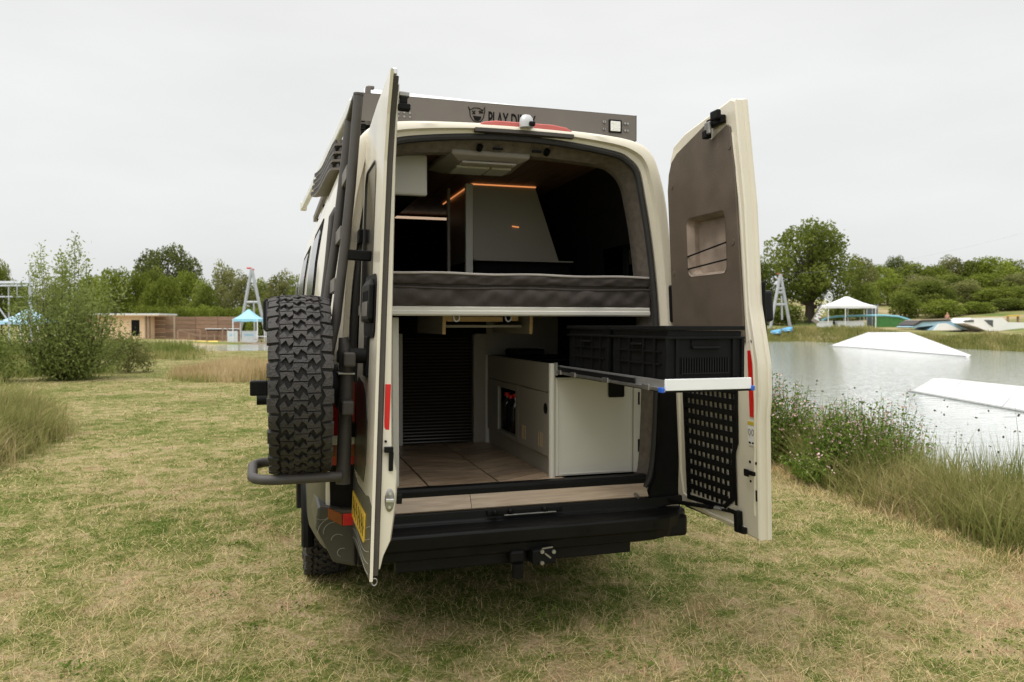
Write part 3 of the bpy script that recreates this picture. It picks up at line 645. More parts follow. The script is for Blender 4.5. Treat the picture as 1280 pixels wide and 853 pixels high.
# crates: euro boxes standing on the tray
def crate(label, y0, y1):
    x0, x1, z0, z1 = .296, .650, 1.304, 1.556
    c_ = thing('crate', label, 'crate', (0, 0, 0), group='black crates on the slide-out tray'); w_ = .012
    cb = MB()
    for a in ((x0 + .012, x1 - .012, y0 + .012, y0 + .012 + w_, z0, z1 - .02), (x0 + .012, x1 - .012, y1 - .024, y1 - .012, z0, z1 - .02), (x0 + .012, x0 + .024, y0 + .024, y1 - .024, z0, z1 - .02), (x1 - .024, x1 - .012, y0 + .024, y1 - .024, z0, z1 - .02), (x0 + .024, x1 - .024, y0 + .024, y1 - .024, z0, z0 + .01)): cb.box(*a)
    cb.build('wall', M['black'], c_, weld=False)
    rm = MB()
    for zz, hh in ((z1 - .016, .016), (z1 - .052, .010)):
        rm.box(x0, x1, y0, y0 + .02, zz, zz + hh).box(x0, x1, y1 - .02, y1, zz, zz + hh).box(x0, x0 + .02, y0 + .02, y1 - .02, zz, zz + hh).box(x1 - .02, x1, y0 + .02, y1 - .02, zz, zz + hh)
    rm.build('rim', M['black'], c_, bevel=.002, weld=False)
    rb = MB()
    for x in (x0 + .002, x0 + .045, x1 - .055, x1 - .014): rb.box(x, x + .012, y0 + .003, y0 + .013, z0, z1 - .052)
    for y in (y0 + .1, y0 + .2, y1 - .2, y1 - .1): rb.box(x0 + .002, x0 + .013, y, y + .012, z0, z1 - .052)
    for z in (1.40, 1.45): rb.box(x0 + .004, x0 + .013, y0 + .06, y1 - .06, z, z + .006)
    setting(rb.build('rib', M['black'], c_, weld=False), 'stuff')
    sv = MB()
    for k in range(19): sv.box(x0 + .072 + k * .0114, x0 + .077 + k * .0114, y0 + .005, y0 + .013, 1.372, 1.430)
    sv.box(x0 + .07, x1 - .07, y0 + .004, y0 + .013, 1.366, 1.371).build('grille', M['bumper'], c_, weld=False)
    box('handle', M['black'], c_, x0 + .115, x1 - .115, y0 - .006, y0 + .010, 1.465, 1.475, .003); box('handle_recess', M['felt'], c_, x0 + .115, x1 - .115, y0 + .006, y0 + .0125, 1.476, 1.50, 0)
    box('handle', M['black'], c_, x0 - .004, x0 + .012, (y0 + y1) / 2 - .05, (y0 + y1) / 2 + .05, 1.475, 1.485, .003)
    return c_
crate('black plastic crate at the outer end of the slide-out tray', -1.035, -.50)
crate('black plastic crate behind the outer one, half inside the van', -.485, .05)
# ------------------------------------------------------------------ rear doors (local axes: s from the hinge, n outward, h up the hinge line)
def door_frame(sd, ang, hx=.93, T=.049):
    a = Vector((-sd * T, 0, 1)).normalized(); e1 = Vector((-sd, 0, -T)).normalized(); r_ = R(ang)
    e_ = math.cos(r_) * e1 + math.sin(r_) * Vector((0, -1, 0)); n_ = e_.cross(a) * (1 if sd < 0 else -1); o_ = Vector((sd * hx, 0, .584))
    return lambda p: o_ + e_ * p[0] + n_ * p[1] + a * p[2]
TL, TR = door_frame(-1, 90, .815, .04), door_frame(1, 91.64)
def D(T): q = MB(); q.T = T; return q
def plate(outer, holes, n0, n1, T):                              # flat sheet with holes, outline in (s, h)
    q = D(T); bm = bmesh.new(); loops = []
    for L in [outer] + holes:
        vs_ = [bm.verts.new((p[0], 0, p[1])) for p in L]; loops.append(vs_)
        for k in range(len(vs_)): bm.edges.new((vs_[k], vs_[(k + 1) % len(vs_)]))
    bmesh.ops.triangle_fill(bm, use_beauty=True, edges=bm.edges[:], normal=(0, 1, 0))
    bm.verts.index_update()
    for n_ in (n0, n1):
        ids = {v: q.P((v.co.x, n_, v.co.z)) for v in bm.verts}
        for f in bm.faces: q.face([ids[v] for v in f.verts])
        if n_ == n0: A = ids
        else: Bd = ids
    for L in loops:
        for k in range(len(L)): q.face((A[L[k]], A[L[(k + 1) % len(L)]], Bd[L[(k + 1) % len(L)]], Bd[L[k]]))
    bm.free(); return q
# left door : its outer face and free edge are seen
ld = bpy.data.objects.new('rear_door', None); COL.objects.link(ld); ld.parent = van; ld['label'] = 'left rear door carrying the spare wheel and ladder'
SF = [(-.02, .730), (.2, .720), (.374, .714), (.684, .698), (1.0, .686), (1.31, .688), (1.62, .700), (1.79, .735), (1.945, .80)]
def sfree(h): return float(np.interp(h, [q[0] for q in SF], [q[1] for q in SF]))
hh = [q[0] for q in SF]
glass_o = rrect(.06, .465, .99, 1.68, .07)
sk = plate([(.0, -.02), (.0, 1.80), (.03, 1.86), (.40, 1.915)] + [(sfree(h), h) for h in reversed(hh)], [glass_o], -.012, 0, TL); sk.build('door_skin', M['cream'], ld)
plate(glass_o, [[(.006 + .976 * s, .985 * h + .020) for s, h in glass_o]], -.010, .003, TL).build('window_frame', M['wrap'], ld)
q = D(TL); A = [q.P((.006 + .978 * s, -.003, .986 * h + .019)) for s, h in glass_o]; q.face(A); q.build('window', M['sideglass'], ld)
q = D(TL)
q.loft([[(s - .03, -.012, h), (s - .006, -.012, h), (s - .004, -.030, h), (s - .012, -.035, h), (s - .03, -.036, h)] for h, s in [(.0, .726)] + SF[1:-1] + [(1.925, .79)]], closed=True, cap=True).build('edge_seal', M['seal'], ld, smooth=True)
inner = [(.02, .700, -.045), (.07, .700, -.056), (.13, .697, -.084), (.28, .695, -.100), (.40, .692, -.100), (.47, .684, -.078), (.7, .676, -.069), (1.0, .666, -.061), (1.31, .666, -.056), (1.62, .680, -.050), (1.79, .712, -.046), (1.90, .765, -.042)]
D(TL).loft([[(.03, -.030, h), (s + .006, -.037, h), (s + .004, n_ * .92, h), (s - .008, n_, h), (.03, n_, h)] for h, s, n_ in inner], closed=True, cap=True).build('inner_panel', M['cream'], ld, smooth=True)
def ldp(name, m, s0, s1, n0, n1, h0, h1, b=.003, p=ld): q = D(TL); q.box(s0, s1, n0, n1, h0, h1); return q.build(name, m, p, bevel=b)
ldp('reflector', M['red'], .670, .686, -.061, -.040, .565, .745, .001)
q = D(TL); q.cyl((.68, -.048, .52), (.694, -.048, .52), .005, 10).build('screw_hole', M['black'], ld)
lh = ldp('lock_lever', M['black'], .690, .712, -.077, -.042, .478, .500); q = D(TL); q.box(.690, .708, -.079, -.062, .405, .480).build('lever_arm', M['black'], lh, bevel=.003)
st = D(TL); st.loft([[(s, -.070 + .019 * k_ * math.cos(t), .290 + .046 * k_ * math.sin(t)) for t in np.linspace(0, 2 * math.pi, 16, False)] for s, k_ in ((.694, 1), (.704, 1), (.707, .85))], closed=True, cap=True); stp = st.build('striker_plate', M['steel'], ld, smooth=True)
q = D(TL); q.box(.707, .716, -.086, -.054, .283, .297).build('striker_bar', M['alu'], stp, bevel=.003)
q = D(TL)
for z in (.263, .317): q.cyl((.704, -.070, z), (.711, -.070, z), .006, 8)
q.build('screw', M['alu'], stp, weld=False)
ldp('buffer', M['black'], .66, .69, -.122, -.100, .27, .31, .004)
D(TL).tube([(.715, -.020 + .011 * math.cos(a), -.026 + .014 * math.sin(a)) for a in np.linspace(0, 2 * math.pi, 12, False)], .003, 6, closed=True).build('bottom_latch', M['steel'], ld)
tp = ldp('top_latch', M['black'], .70, .74, -.090, -.044, 1.815, 1.838); ldp('latch_claw', M['black'], .70, .735, -.078, -.05, 1.838, 1.868, .004, tp); ldp('latch_claw', M['steel'], .69, .73, -.086, -.046, 1.868, 1.886, .003, tp)
ldp('edge_bracket', M['alu'], .755, .785, -.028, -.010, 1.93, 1.955, .004)
hp_ = plate(rrect(.25, .625, .925, 1.185, .05), [], 0, .006, TL).build('handle_panel', M['black'], ld)
hd = D(TL); hd.loft([[(.36, .006, .985), (.58, .006, .985), (.58, .018, .985), (.36, .018, .985)], [(.33, .006, 1.0), (.60, .006, 1.0), (.60, .028, 1.0), (.33, .028, 1.0)], [(.33, .006, 1.14), (.60, .006, 1.14), (.60, .028, 1.14), (.33, .028, 1.14)], [(.39, .006, 1.165), (.55, .006, 1.165), (.55, .016, 1.165), (.39, .016, 1.165)]], closed=True, cap=True).build('handle', M['bumper'], hp_, bevel=.006)
q = D(TL); q.box(.38, .57, .028, .0295, 1.075, 1.115).build('handle_pocket', M['felt'], hp_)
q = D(TL); q.box(.38, .57, .028, .032, 1.01, 1.07).build('handle_grip', M['rack'], hp_, bevel=.002)
plate([(.02, .30), (.42, .31), (.48, .40), (.49, .58), (.42, .68), (.30, .725), (.10, .735), (.0, .70)], [], .0, .004, TL).build('plate_recess', M['wrap'], ld, bevel=.003)
plate([(.0, -.018), (.0, .29), (.2, .26), (.5, .27), (.62, .29)] + [(sfree(h) - .004, h) for h in (.27, .2, .1, -.014)], [], .0005, .003, TL).build('lower_wrap', M['wrap'], ld)
ct = D(TL)
for k in range(5): ct.tube([(s, .0045, .0 + .035 * k + .03 * math.sin(s * 7 + k * .5) + (s - .4) * .10) for s in np.linspace(.10, .70, 24)], .0017, 5)
setting(ct.build('contour_print', M['line'], ld, weld=False), 'stuff')
npl = plate(rrect(.07, .56, .085, .205, .012), [], .004, .009, TL).build('number_plate', M['plate'], ld)
q = D(TL)
for s0 in (.12, .185, .25, .33, .395, .46, .515): q.box(s0, s0 + .012, .009, .0105, .105, .185); q.box(s0 + .012, s0 + .028, .009, .0105, .138, .150)
setting(q.build('plate_lettering', M['black'], npl, weld=False), 'stuff')
q = D(TL)
for h in (.45, 1.36): q = D(TL); q.box(-.03, .06, .0, .022, h, h + .065); q.build('hinge', M['black'], ld, bevel=.004)
# ladder on the left door: two rails leaning out towards the bottom, plates between, stand-offs
lad = bpy.data.objects.new('door_ladder', None); COL.objects.link(lad); lad.parent = van
def tl_(name, path, r, m=M['tube'], p=lad, n=14): q = D(TL); q.tube(path, r, n); return q.build(name, m, p, smooth=True)
tl_('rail', [(.40, .079, 1.945), (.40, .096, 1.57), (.40, .111, 1.33), (.40, .138, .99), (.40, .160, .857), (.39, .16, .78)], .0205)
tl_('rail_cap', [(.40, .079, 1.943), (.40, .0787, 1.952)], .0222)
tl_('rail', [(.15, .092, 1.90), (.15, .113, 1.6), (.15, .135, 1.33), (.15, .165, 1.05), (.15, .185, .90), (.15, .185, .78)], .0205)
tl_('top_bow', [(.40, .080, 1.935), (.28, .078, 1.965), (.15, .092, 1.90)], .018)
tl_('grab_rail', [(.12, .13, 1.50), (.12, .150, 1.46), (.12, .162, 1.25), (.12, .185, .95)], .016)
for h, n_ in ((1.36, .118), (1.14, .135), (.93, .165), (1.62, .10)):
    q = D(TL); q.box(.155, .395, n_ - .004, n_ + .018, h - .030, h + .030); st_ = q.build('step', M['rack'], lad, bevel=.004)
for h, n_ in ((1.27, .11),):
    q = D(TL); q.box(.375, .415, .0, n_ - .01, h - .022, h + .022); q.build('stand_off', M['black'], lad, bevel=.006)
carr = bpy.data.objects.new('wheel_carrier', None); COL.objects.link(carr); carr.parent = van
tl_('post', [(.40, .085, .30), (.40, .086, .74), (.40, .096, .86), (.40, .105, .92)], [.030, .030, .030, .020], p=carr)
q = D(TL); q.cyl((.42, .08, .845), (.42, .012, .845), .032, 16); q.build('pivot_barrel', M['black'], carr, smooth=True); q = D(TL); q.box(.33, .45, .0, .012, .755, .930); q.build('pivot_plate', M['black'], carr, bevel=.005)
q = D(TL); q.box(.36, .44, .055, .125, .765, .773); q.build('post_collar', M['steel'], carr, bevel=.002)
q = D(TL); q.box(.12, .50, .06, .11, .60, .66); q.box(.12, .50, .06, .11, .80, .86); q.build('cross_arm', M['tube'], carr, bevel=.008, weld=False)
WC = Vector((-1.060, -.30, 1.303)); WA = Vector((-.9995, .02, 0)).normalized()
MB().cyl(WC - WA * .16, WC - WA * .06, .09, 20).build('hub_mount', M['black'], carr, smooth=True)
MB().box(-1.262, -1.19, -.33, -.27, 1.262, 1.325).build('hub_bracket', M['black'], carr, bevel=.006)
MB().cyl((-1.19, -.32, 1.245), (-1.235, -.32, 1.245), .022, 12).build('hub_lock', M['black'], carr, smooth=True)
# hoop under the spare wheel
hoop = [(-.93, -.46, .885), (-1.20, -.475, .887)] + [(-1.205 + .075 * math.sin(t), -.40 - .075 * math.cos(t), .888) for t in np.linspace(.2, math.pi / 2, 5)] + [(-1.28, -.20, .905)] + [(-1.205 - .0 + .075 * math.cos(t) * -1, -.13 + .075 * math.sin(t), .915) for t in np.linspace(0.1, math.pi / 2, 5)] + [(-.95, -.05, .92)]
hoop = [p for p in hoop if not (p[0] > -1.19 and -.45 < p[1] < -.3 and False)]
hp2 = [(x + .03, y, z + .045) for x, y, z in [(-.93, -.46, .885), (-1.19, -.475, .887), (-1.235, -.465, .888), (-1.268, -.44, .889), (-1.282, -.40, .890), (-1.285, -.20, .90), (-1.275, -.165, .902), (-1.25, -.14, .904), (-1.20, -.13, .905), (-.95, -.10, .905)]]
MB().tube(hp2, .021, 14).build('hoop', M['tube'], carr, smooth=True)
# right door : its inner face is seen
rd = bpy.data.objects.new('rear_door', None); COL.objects.link(rd); rd.parent = van; rd['label'] = 'right rear door with brown upper liner and black grid panel'
o_in = [(-.02, .02), (.0, .5), (.015, 1.0), (.03, 1.70), (.05, 1.85), (.085, 1.91), (.20, 1.952), (.61, 2.018), (.638, 2.005), (.684, 1.53), (.692, 1.07), (.705, 1.0), (.742, .80), (.742, .66), (.722, .55), (.702, -.012)]
o_mid = [((s - .38) * .985 + .38, (h - 1) * .99 + 1) for s, h in o_in]
pocket_o = rrect(.205, .545, 1.222, 1.515, .035)
D(TR).loft([[(s, n_, h) for s, h in L] for L, n_ in ((o_mid, .0), (o_in, .007), ([(s - .004, h) for s, h in o_in], .022), ([(s - .002, h) for s, h in o_in], .040), ([(s + .006, h) for s, h in o_in], .044), ([(s + .006, h) for s, h in o_in], .058))], closed=True, cap=False).build('door_edge', M['cream'], rd, smooth=True)
D(TR).prism([(s + .006, h) for s, h in o_in], 'y', .0585, .064).build('door_skin', M['cream'], rd)
plate(o_mid, [rrect(.19, .56, 1.205, 1.53, .04)], -.0005, .002, TR).build('inner_panel', M['cream'], rd)
# pressed channels of the inner panel
q = D(TR); q.tube([(.612, .001, 1.86), (.652, .001, 1.5), (.672, .001, 1.0), (.708, .001, .8), (.708, .001, .62), (.675, .001, .1)], .007, 8); q.build('pressed_rib', M['cream'], rd, smooth=True)
q = D(TR); q.tube([(.045, 0, .62), (.035, 0, .2), (.06, 0, .075), (.3, 0, .03), (.60, 0, .02)], .009, 8); q.build('pressed_rib', M['cream'], rd, smooth=True)
lin = [(.028, .90), (.028, 1.685), (.045, 1.77), (.075, 1.825), (.13, 1.862), (.40, 1.945), (.43, 1.94), (.432, 1.875), (.45, 1.863), (.585, 1.905), (.605, 1.89), (.632, 1.70), (.658, .97), (.66, .90)]
plate(lin, [pocket_o], -.012, -.0012, TR).build('liner', M['door_panel'], rd, bevel=.004)
pk = D(TR); pi = rrect(.225, .53, 1.235, 1.50, .03)
pk.loft([[(s, -.013, h) for s, h in pocket_o], [(s, .02, h) for s, h in pi], [(s * .98 + .006, .045, h * .98 + .027) for s, h in pi]], closed=True); pk.face([pk.P((s * .98 + .006, .045, h * .98 + .027)) for s, h in pi]); pk.build('pocket', M['pocket'], rd)
q = D(TR)
for h0, h1 in ((1.325, 1.365), (1.262, 1.285)): q.tube([(.205, -.013, h0), (.547, -.013, h1)], .0042, 6)
q.build('elastic_cord', M['black'], rd, weld=False)
q = D(TR)
for s, h in ((.075, 1.70), (.60, 1.80), (.60, 1.36), (.06, 1.25), (.06, .95)): q.cyl((s, -.015, h), (s, -.012, h), .014, 12)
setting(q.build('liner_button', M['door_panel'], rd, weld=False), 'stuff')
mo = bpy.data.objects.new('grid_panel', None); COL.objects.link(mo); mo.parent = rd
go = [(.105, .06), (.10, .70), (.585, .70), (.575, .42), (.545, .36), (.53, .14), (.44, .075)]
gi = [(.125, .085), (.120, .68), (.565, .68), (.555, .43), (.525, .365), (.512, .155), (.435, .098)]
plate(go, [gi], -.012, -.004, TR).build('grid_rim', M['black'], mo)
q = D(TR)
for k in range(11):
    h = .135 + k * .053; s1 = .566 if h > .43 else .53
    if h < .15: s1 = .48
    q.box(.118, s1, -.013, -.007, h - .014, h + .014)
q.build('grid_band', M['black'], mo, bevel=.002, weld=False)
q = D(TR)
for k in range(11): s = .135 + k * .041; q.box(s - .009, s + .009, -.0105, -.0085, .10 + (.02 if s > .45 else 0), .685 if s < .53 else .68)
q.build('grid_strip', M['black'], mo, weld=False)
def rdp(name, m, s0, s1, n0, n1, h0, h1, b=.003, p=rd): q = D(TR); q.box(s0, s1, n0, n1, h0, h1); return q.build(name, m, p, bevel=b)
rdp('reflector', M['red'], .668, .700, -.004, .0, .555, .860, .001)
stk = rdp('warning_label', M['sticker'], .652, .700, -.0045, -.003, .425, .535, 0); rdp('label_band', M['yellow'], .652, .700, -.0055, -.0046, .518, .5345, 0, stk)
q = D(TR)
for s in (.664, .688):
    q.tube([(s + .008 * math.cos(a), -.0052, .485 + .014 * math.sin(a)) for a in np.linspace(0, 2 * math.pi, 10, False)], .0012, 4, closed=True)
    q.box(s - .008, s + .008, -.0055, -.0046, .432, .440)
q.build('label_pictogram', M['black'], stk, weld=False)
lt = rdp('door_latch', M['black'], .640, .695, -.014, .0, .285, .305, .004); rdp('latch_pin', M['black'], .63, .665, -.022, -.014, .278, .312, .006, lt)
q = D(TR)
for s, h, r_ in ((.655, .345, .007), (.70, .345, .007), (.655, .255, .006), (.690, .90, .010)): q.cyl((s, -.003, h), (s, .001, h), r_, 10)
q.box(.692, .700, -.004, .0, .17, .22)
q.build('panel_hole', M['felt'], rd, weld=False)
tl2 = rdp('top_latch', M['black'], .45, .57, -.035, -.0015, 1.915, 1.955, .006); rdp('latch_claw', M['steel'], .455, .50, -.05, -.035, 1.88, 1.94, .006, tl2); rdp('latch_claw', M['black'], .52, .585, -.06, -.036, 1.93, 1.975, .008, tl2); rdp('latch_claw', M['black'], .44, .475, -.055, -.02, 1.865, 1.905, .006, tl2)
sa = D(TR); sa.tube([(-.12, -.11, .03), (.10, -.06, .045), (.36, -.03, .072)], .011, 10); sy = sa.build('stay_arm', M['black'], rd, smooth=True)
q = D(TR); q.tube([(.36, -.03, .072), (.52, -.03, .088)], .008, 10); q.build('stay_rod', M['bumper'], sy, smooth=True); q = D(TR); q.cyl((.40, -.03, .077), (.46, -.03, .083), .0125, 12); q.build('stay_collar', M['alu'], sy, smooth=True)
rdp('stay_bracket', M['black'], .555, .585, -.035, -.002, .0, .10, .005, sy); rdp('stay_bracket', M['black'], .52, .60, -.045, -.036, .086, .108, .005, sy); rdp('stay_foot', M['black'], .575, .62, -.03, -.003, .0, .03, .005, sy)
rdp('bottom_edge', M['rubber'], -.0, .69, .035, .058, -.012, .006, .004)
ohp = rdp('handle_panel', M['black'], .50, .712, .066, .078, .93, 1.17, .008); rdp('handle', M['bumper'], .56, .690, .078, .135, .985, 1.13, .014, ohp)
rdp('hinge_cover', M['black'], -.03, .03, -.02, .03, .99, 1.19, .012)

# ------------------------------------------------------------------ wheels
def wheel_mesh(RR=.385, WW=.265):
    """carcass rings + tread blocks; local axis = +x outward"""
    prof = [(-.40, .56), (-.47, .60), (-.50, .72), (-.505, .84), (-.47, .93), (-.40, .955), (0, .965), (.40, .955), (.47, .93), (.505, .84), (.50, .72), (.47, .60), (.40, .56)]
    c = MB(); c.loft([[(u * WW, r_ * RR * math.cos(a), r_ * RR * math.sin(a)) for u, r_ in prof] for a in np.linspace(0, 2 * math.pi, 65)])
    t = MB(); rg = random.Random(4)
    def block(pts, u0, th0, d0=.952, crown=True):
        lo = []; hi = []; cu = sum(p[0] for p in pts) / len(pts); ct_ = sum(p[1] for p in pts) / len(pts)
        for u, s in pts:
            U = u0 + u; th = th0 + s / RR
            drop = .034 * (abs(U) / (WW / 2)) ** 3 * RR
            lo.append((U, (RR * d0 - drop) * math.cos(th), (RR * d0 - drop) * math.sin(th)))
            U2 = u0 + cu + (u - cu) * .93; th2 = th0 + (ct_ + (s - ct_) * .93) / RR; drop = .034 * (abs(U2) / (WW / 2)) ** 3 * RR; rr = RR - drop + rg.uniform(-.0006, .0006)
            hi.append((U2, rr * math.cos(th2), rr * math.sin(th2)))
        A = [t.P(p) for p in lo]; B_ = [t.P(p) for p in hi]; n = len(A); t.face(B_)
        for j in range(n): t.face((A[j], A[(j + 1) % n], B_[(j + 1) % n], B_[j]))
    NB = 34; p = 2 * math.pi * RR / NB; z = [(-.56, -.22), (-.18, -.48), (.06, -.10), (.44, -.36), (.58, .18), (.20, .46), (-.06, .10), (-.46, .36)]
    for k in range(NB):
        for li, (u0, w, off, fl_) in enumerate(((-.056, .058, .0, 1), (-.0, .060, .5, -1), (.056, .058, .05, 1))):
            j = rg.uniform(.92, 1.04)
            P_ = [(a * w * 1.02 * j, b_ * p * 1.04 * fl_) for a, b_ in (z if fl_ > 0 else z[::-1])]; sk_ = rg.uniform(-.1, .1) * p
            c1 = clip_poly(P_, 1, -.012 * p + sk_, True); c2 = clip_poly(P_, 1, .030 * p + sk_, False); jt = rg.uniform(-.02, .02)
            for c_ in (c1, c2):
                if len(c_) > 2: block(c_, u0 + jt * w, (k + off) * p / RR)
        for sd in (-1, 1):
            ln = .056 if k % 2 else .050; th = (k + (.25 if sd > 0 else .7)) * p / RR
            pts = [(-.022, -.43 * p), (ln - .024, -.41 * p), (ln - .024, .02 * p), (ln - .040, .06 * p), (ln - .024, .11 * p), (ln - .024, .42 * p), (-.018, .45 * p), (-.004, .04 * p)]
            block([(sd * a, b_) for a, b_ in (pts if sd > 0 else pts[::-1])], sd * .108, th)
            # lug running down the sidewall
            for sgn, rr0, rr1 in ((1, .97, .865),):
                w0 = .30 * p; X0 = sd * WW * .485; X1 = sd * WW * (.515 if k % 2 else .508)
                q_ = [(X0, rr0, -w0), (X0, rr0, w0), (X1, rr0 - .012, w0 * .9), (X1, rr0 - .012, -w0 * .9)]
                q2 = [(sd * WW * .49, rr1, -w0 * .8), (sd * WW * .49, rr1, w0 * .8), (sd * WW * .512, rr1 + .01, w0 * .7), (sd * WW * .512, rr1 + .01, -w0 * .7)]
                I_ = [t.P((x, r_ * RR * math.cos(th + s / RR), r_ * RR * math.sin(th + s / RR))) for x, r_, s in q_ + q2]
                for f in ((0, 1, 2, 3), (4, 7, 6, 5), (3, 2, 6, 7), (0, 3, 7, 4), (1, 5, 6, 2)): t.face([I_[x] for x in f])
    r = MB(); r.loft([[(x, rr * RR * math.cos(a), rr * RR * math.sin(a)) for x, rr in ((-.10, .57), (-.08, .52), (.02, .50), (.06, .42), (.085, .18), (.09, .02))] for a in np.linspace(0, 2 * math.pi, 41)])
    r.loft([[(x, rr * RR * math.cos(a), rr * RR * math.sin(a)) for x, rr in ((.10, .575), (.125, .60), (.115, .55), (.06, .50))] for a in np.linspace(0, 2 * math.pi, 41)])
    for q in (c, t, r): q.v = [(x * .90, y, z) for x, y, z in q.v]
    return c, t, r
cT, tT, rT = wheel_mesh()
def wheel(name, loc, axis, label=None):
    w_ = bpy.data.objects.new(name, None); COL.objects.link(w_); w_.parent = van; w_.location = loc
    w_.rotation_euler = Vector(axis).to_track_quat('X', 'Z').to_euler()
    if label: w_['label'] = label
    return w_
sw = wheel('spare_wheel', WC, WA, 'spare wheel with chunky all-terrain tread on the left rear door')
tyre = cT.build('tyre', M['tyre'], sw, smooth=True); trd = setting(tT.build('tread', M['tread'], sw, weld=False), 'stuff'); rim = rT.build('rim', M['steel'], sw, smooth=True)
for x, y, sx, r_ in ((-.868, 1.30, -1, .3), (.868, 1.30, 1, 1), (-.868, 4.95, -1, 1.7), (.868, 4.95, 1, 2)):
    w_ = wheel('wheel', (x, y, .378), (sx, 0, 0)); w_.rotation_euler.rotate_axis('X', r_)
    for o_ in (tyre, trd, rim): c_ = o_.copy(); COL.objects.link(c_); c_.parent = w_
MB().prism([(1.62, .25), (1.66, .60), (1.9, .60), (1.9, .25)], 'x', -.95, -.72).build('mud_flap', M['black'], van)

# ------------------------------------------------------------------ sides, mirror, roof rack
SXZ = [q for q in OUT if q[1] < 2.47 and q[0] > .5]
def side_x(z, y=1): return -(np.interp(z, [q[1] for q in SXZ], [q[0] for q in SXZ]) * (1 + .065 * (1 if z < 1.9 else max(.25, 1 - (z - 1.9) * 1.1))) + .004)
def side_pane(y0, y1, z0, z1, name='side_window', m='sideglass', off=.006):
    q = MB(); zs = np.linspace(z0, z1, 7); rr = .06                 # follows the curve of the side, rounded ends
    ins = lambda z: rr - math.sqrt(max(0, rr * rr - max(0, rr - (z - z0), rr - (z1 - z)) ** 2))
    q.loft([[(side_x(z) + .012, y0 + ins(z), z), (side_x(z) - off, y0 + ins(z), z), (side_x(z) - off, y1 - ins(z), z), (side_x(z) + .012, y1 - ins(z), z)] for z in sorted(set(list(zs) + [z0 + .015, z0 + .035, z1 - .035, z1 - .015]))])
    return q.build(name, M[m], van)
side_pane(.72, 1.55, 1.72, 2.10); side_pane(2.3, 3.4, 1.50, 2.10); side_pane(3.9, 4.8, 1.45, 1.95)
side_pane(.64, 1.63, 1.66, 2.15, 'window_surround', 'felt', .001); side_pane(2.22, 3.48, 1.44, 2.15, 'window_surround', 'felt', .001)
q = MB(); q.loft([[(side_x(z) - .003, y, z) for z in (.55, .75, .95, 1.2, 1.42)] for y in (.5, 1, 2, 3, 4.2)]); q.build('side_wrap', M['wrap'], van, smooth=True) if 0 else None
MB().tube([(side_x(1.5) - .004, y, 1.52) for y in (.7, 2.1, 3.6, 4.4)], .008, 6).build('side_moulding', M['line'], van)
mir = MB().loft([[(-1.0, 4.95, 1.62), (-1.0, 4.99, 1.62), (-1.0, 4.99, 1.66), (-1.0, 4.95, 1.66)], [(-1.12, 4.90, 1.50), (-1.12, 5.02, 1.50), (-1.12, 5.02, 1.82), (-1.12, 4.90, 1.82)], [(-1.24, 4.90, 1.48), (-1.24, 5.0, 1.48), (-1.24, 5.0, 1.84), (-1.24, 4.90, 1.84)], [(-1.265, 4.92, 1.52), (-1.265, 4.98, 1.52), (-1.265, 4.98, 1.80), (-1.265, 4.92, 1.80)]], closed=True, cap=True).build('wing_mirror', M['black'], van, bevel=.02)
box('mirror_glass', M['sideglass'], mir, -1.235, -1.13, 4.889, 4.894, 1.50, 1.81)
rk = bpy.data.objects.new('roof_rack', None); COL.objects.link(rk); rk.parent = van
RP = MB().prism([(-.745, 2.612), (.826, 2.612), (.826, 2.752), (-.745, 2.752)], 'y', .33, .334).build('rear_panel', M['rack'], rk)
box('panel_return', M['rack'], rk, -.745, .826, .334, .40, 2.7535, 2.757, 0); box('panel_end', M['black'], rk, .826, .830, .33, .42, 2.612, 2.757, 0)
box('side_rail', M['rack'], rk, .79, .826, .42, 4.9, 2.66, 2.72); box('side_rail', M['rack'], rk, -.745, -.71, .42, 4.9, 2.66, 2.72)
MB().loft([[(-.70, .40, 2.76), (.73, .40, 2.76), (.76, .44, 2.775), (-.70, .44, 2.81)], [(-.70, 4.9, 2.76), (.73, 4.9, 2.76), (.76, 4.9, 2.775), (-.70, 4.9, 2.81)]], closed=True, cap=True).build('top_sheet', M['lip'], rk, bevel=.004)
for y in (.6, 1.6, 2.6, 3.6, 4.6): box('rack_foot', M['black'], rk, -.72, .80, y, y + .06, 2.545, 2.66)
lamp = box('work_lamp', M['black'], rk, .655, .735, .322, .331, 2.648, 2.722, .004); box('lamp_lens', M['lens'], lamp, .664, .724, .316, .323, 2.656, 2.712, .003)
q = MB()
for x in (.63, .645 - .022, .755, .772):
    for z in (2.665, 2.705): q.cyl((x, .322, z), (x, .331, z), .0065, 8)
for x in (-.535, -.505, -.475):
    for z in (2.648, 2.668, 2.70, 2.712): q.cyl((x, .324, z), (x, .331, z), .0055, 8)
setting(q.build('rivet', M['steel'], rk, weld=False), 'stuff')
def text(body, name, m, parent, loc, rot, size, sx=1, ext=.001, off=0.0):
    cu = bpy.data.curves.new(name, 'FONT'); cu.body = body; cu.size = size; cu.extrude = ext; cu.offset = off; cu.align_x = 'LEFT'; cu.resolution_u = 3
    o_ = bpy.data.objects.new(name, cu); COL.objects.link(o_)
    bpy.context.view_layer.update()
    me = bpy.data.meshes.new_from_object(o_.evaluated_get(bpy.context.evaluated_depsgraph_get())); bpy.data.objects.remove(o_)
    me.materials.clear(); me.materials.append(m); o2 = bpy.data.objects.new(name, me); COL.objects.link(o2)
    o2.location = loc; o2.rotation_euler = rot; o2.scale = (sx, 1, 1)
    if parent: o2.parent = parent
    return o2
text('PLAY DIRTY', 'lettering', M['felt'], rk, (-.052, .3285, 2.636), (R(90), R(1.0), 0), .108, .465, .001, .0016)
em = MB()                                                        # horned grinning face emblem
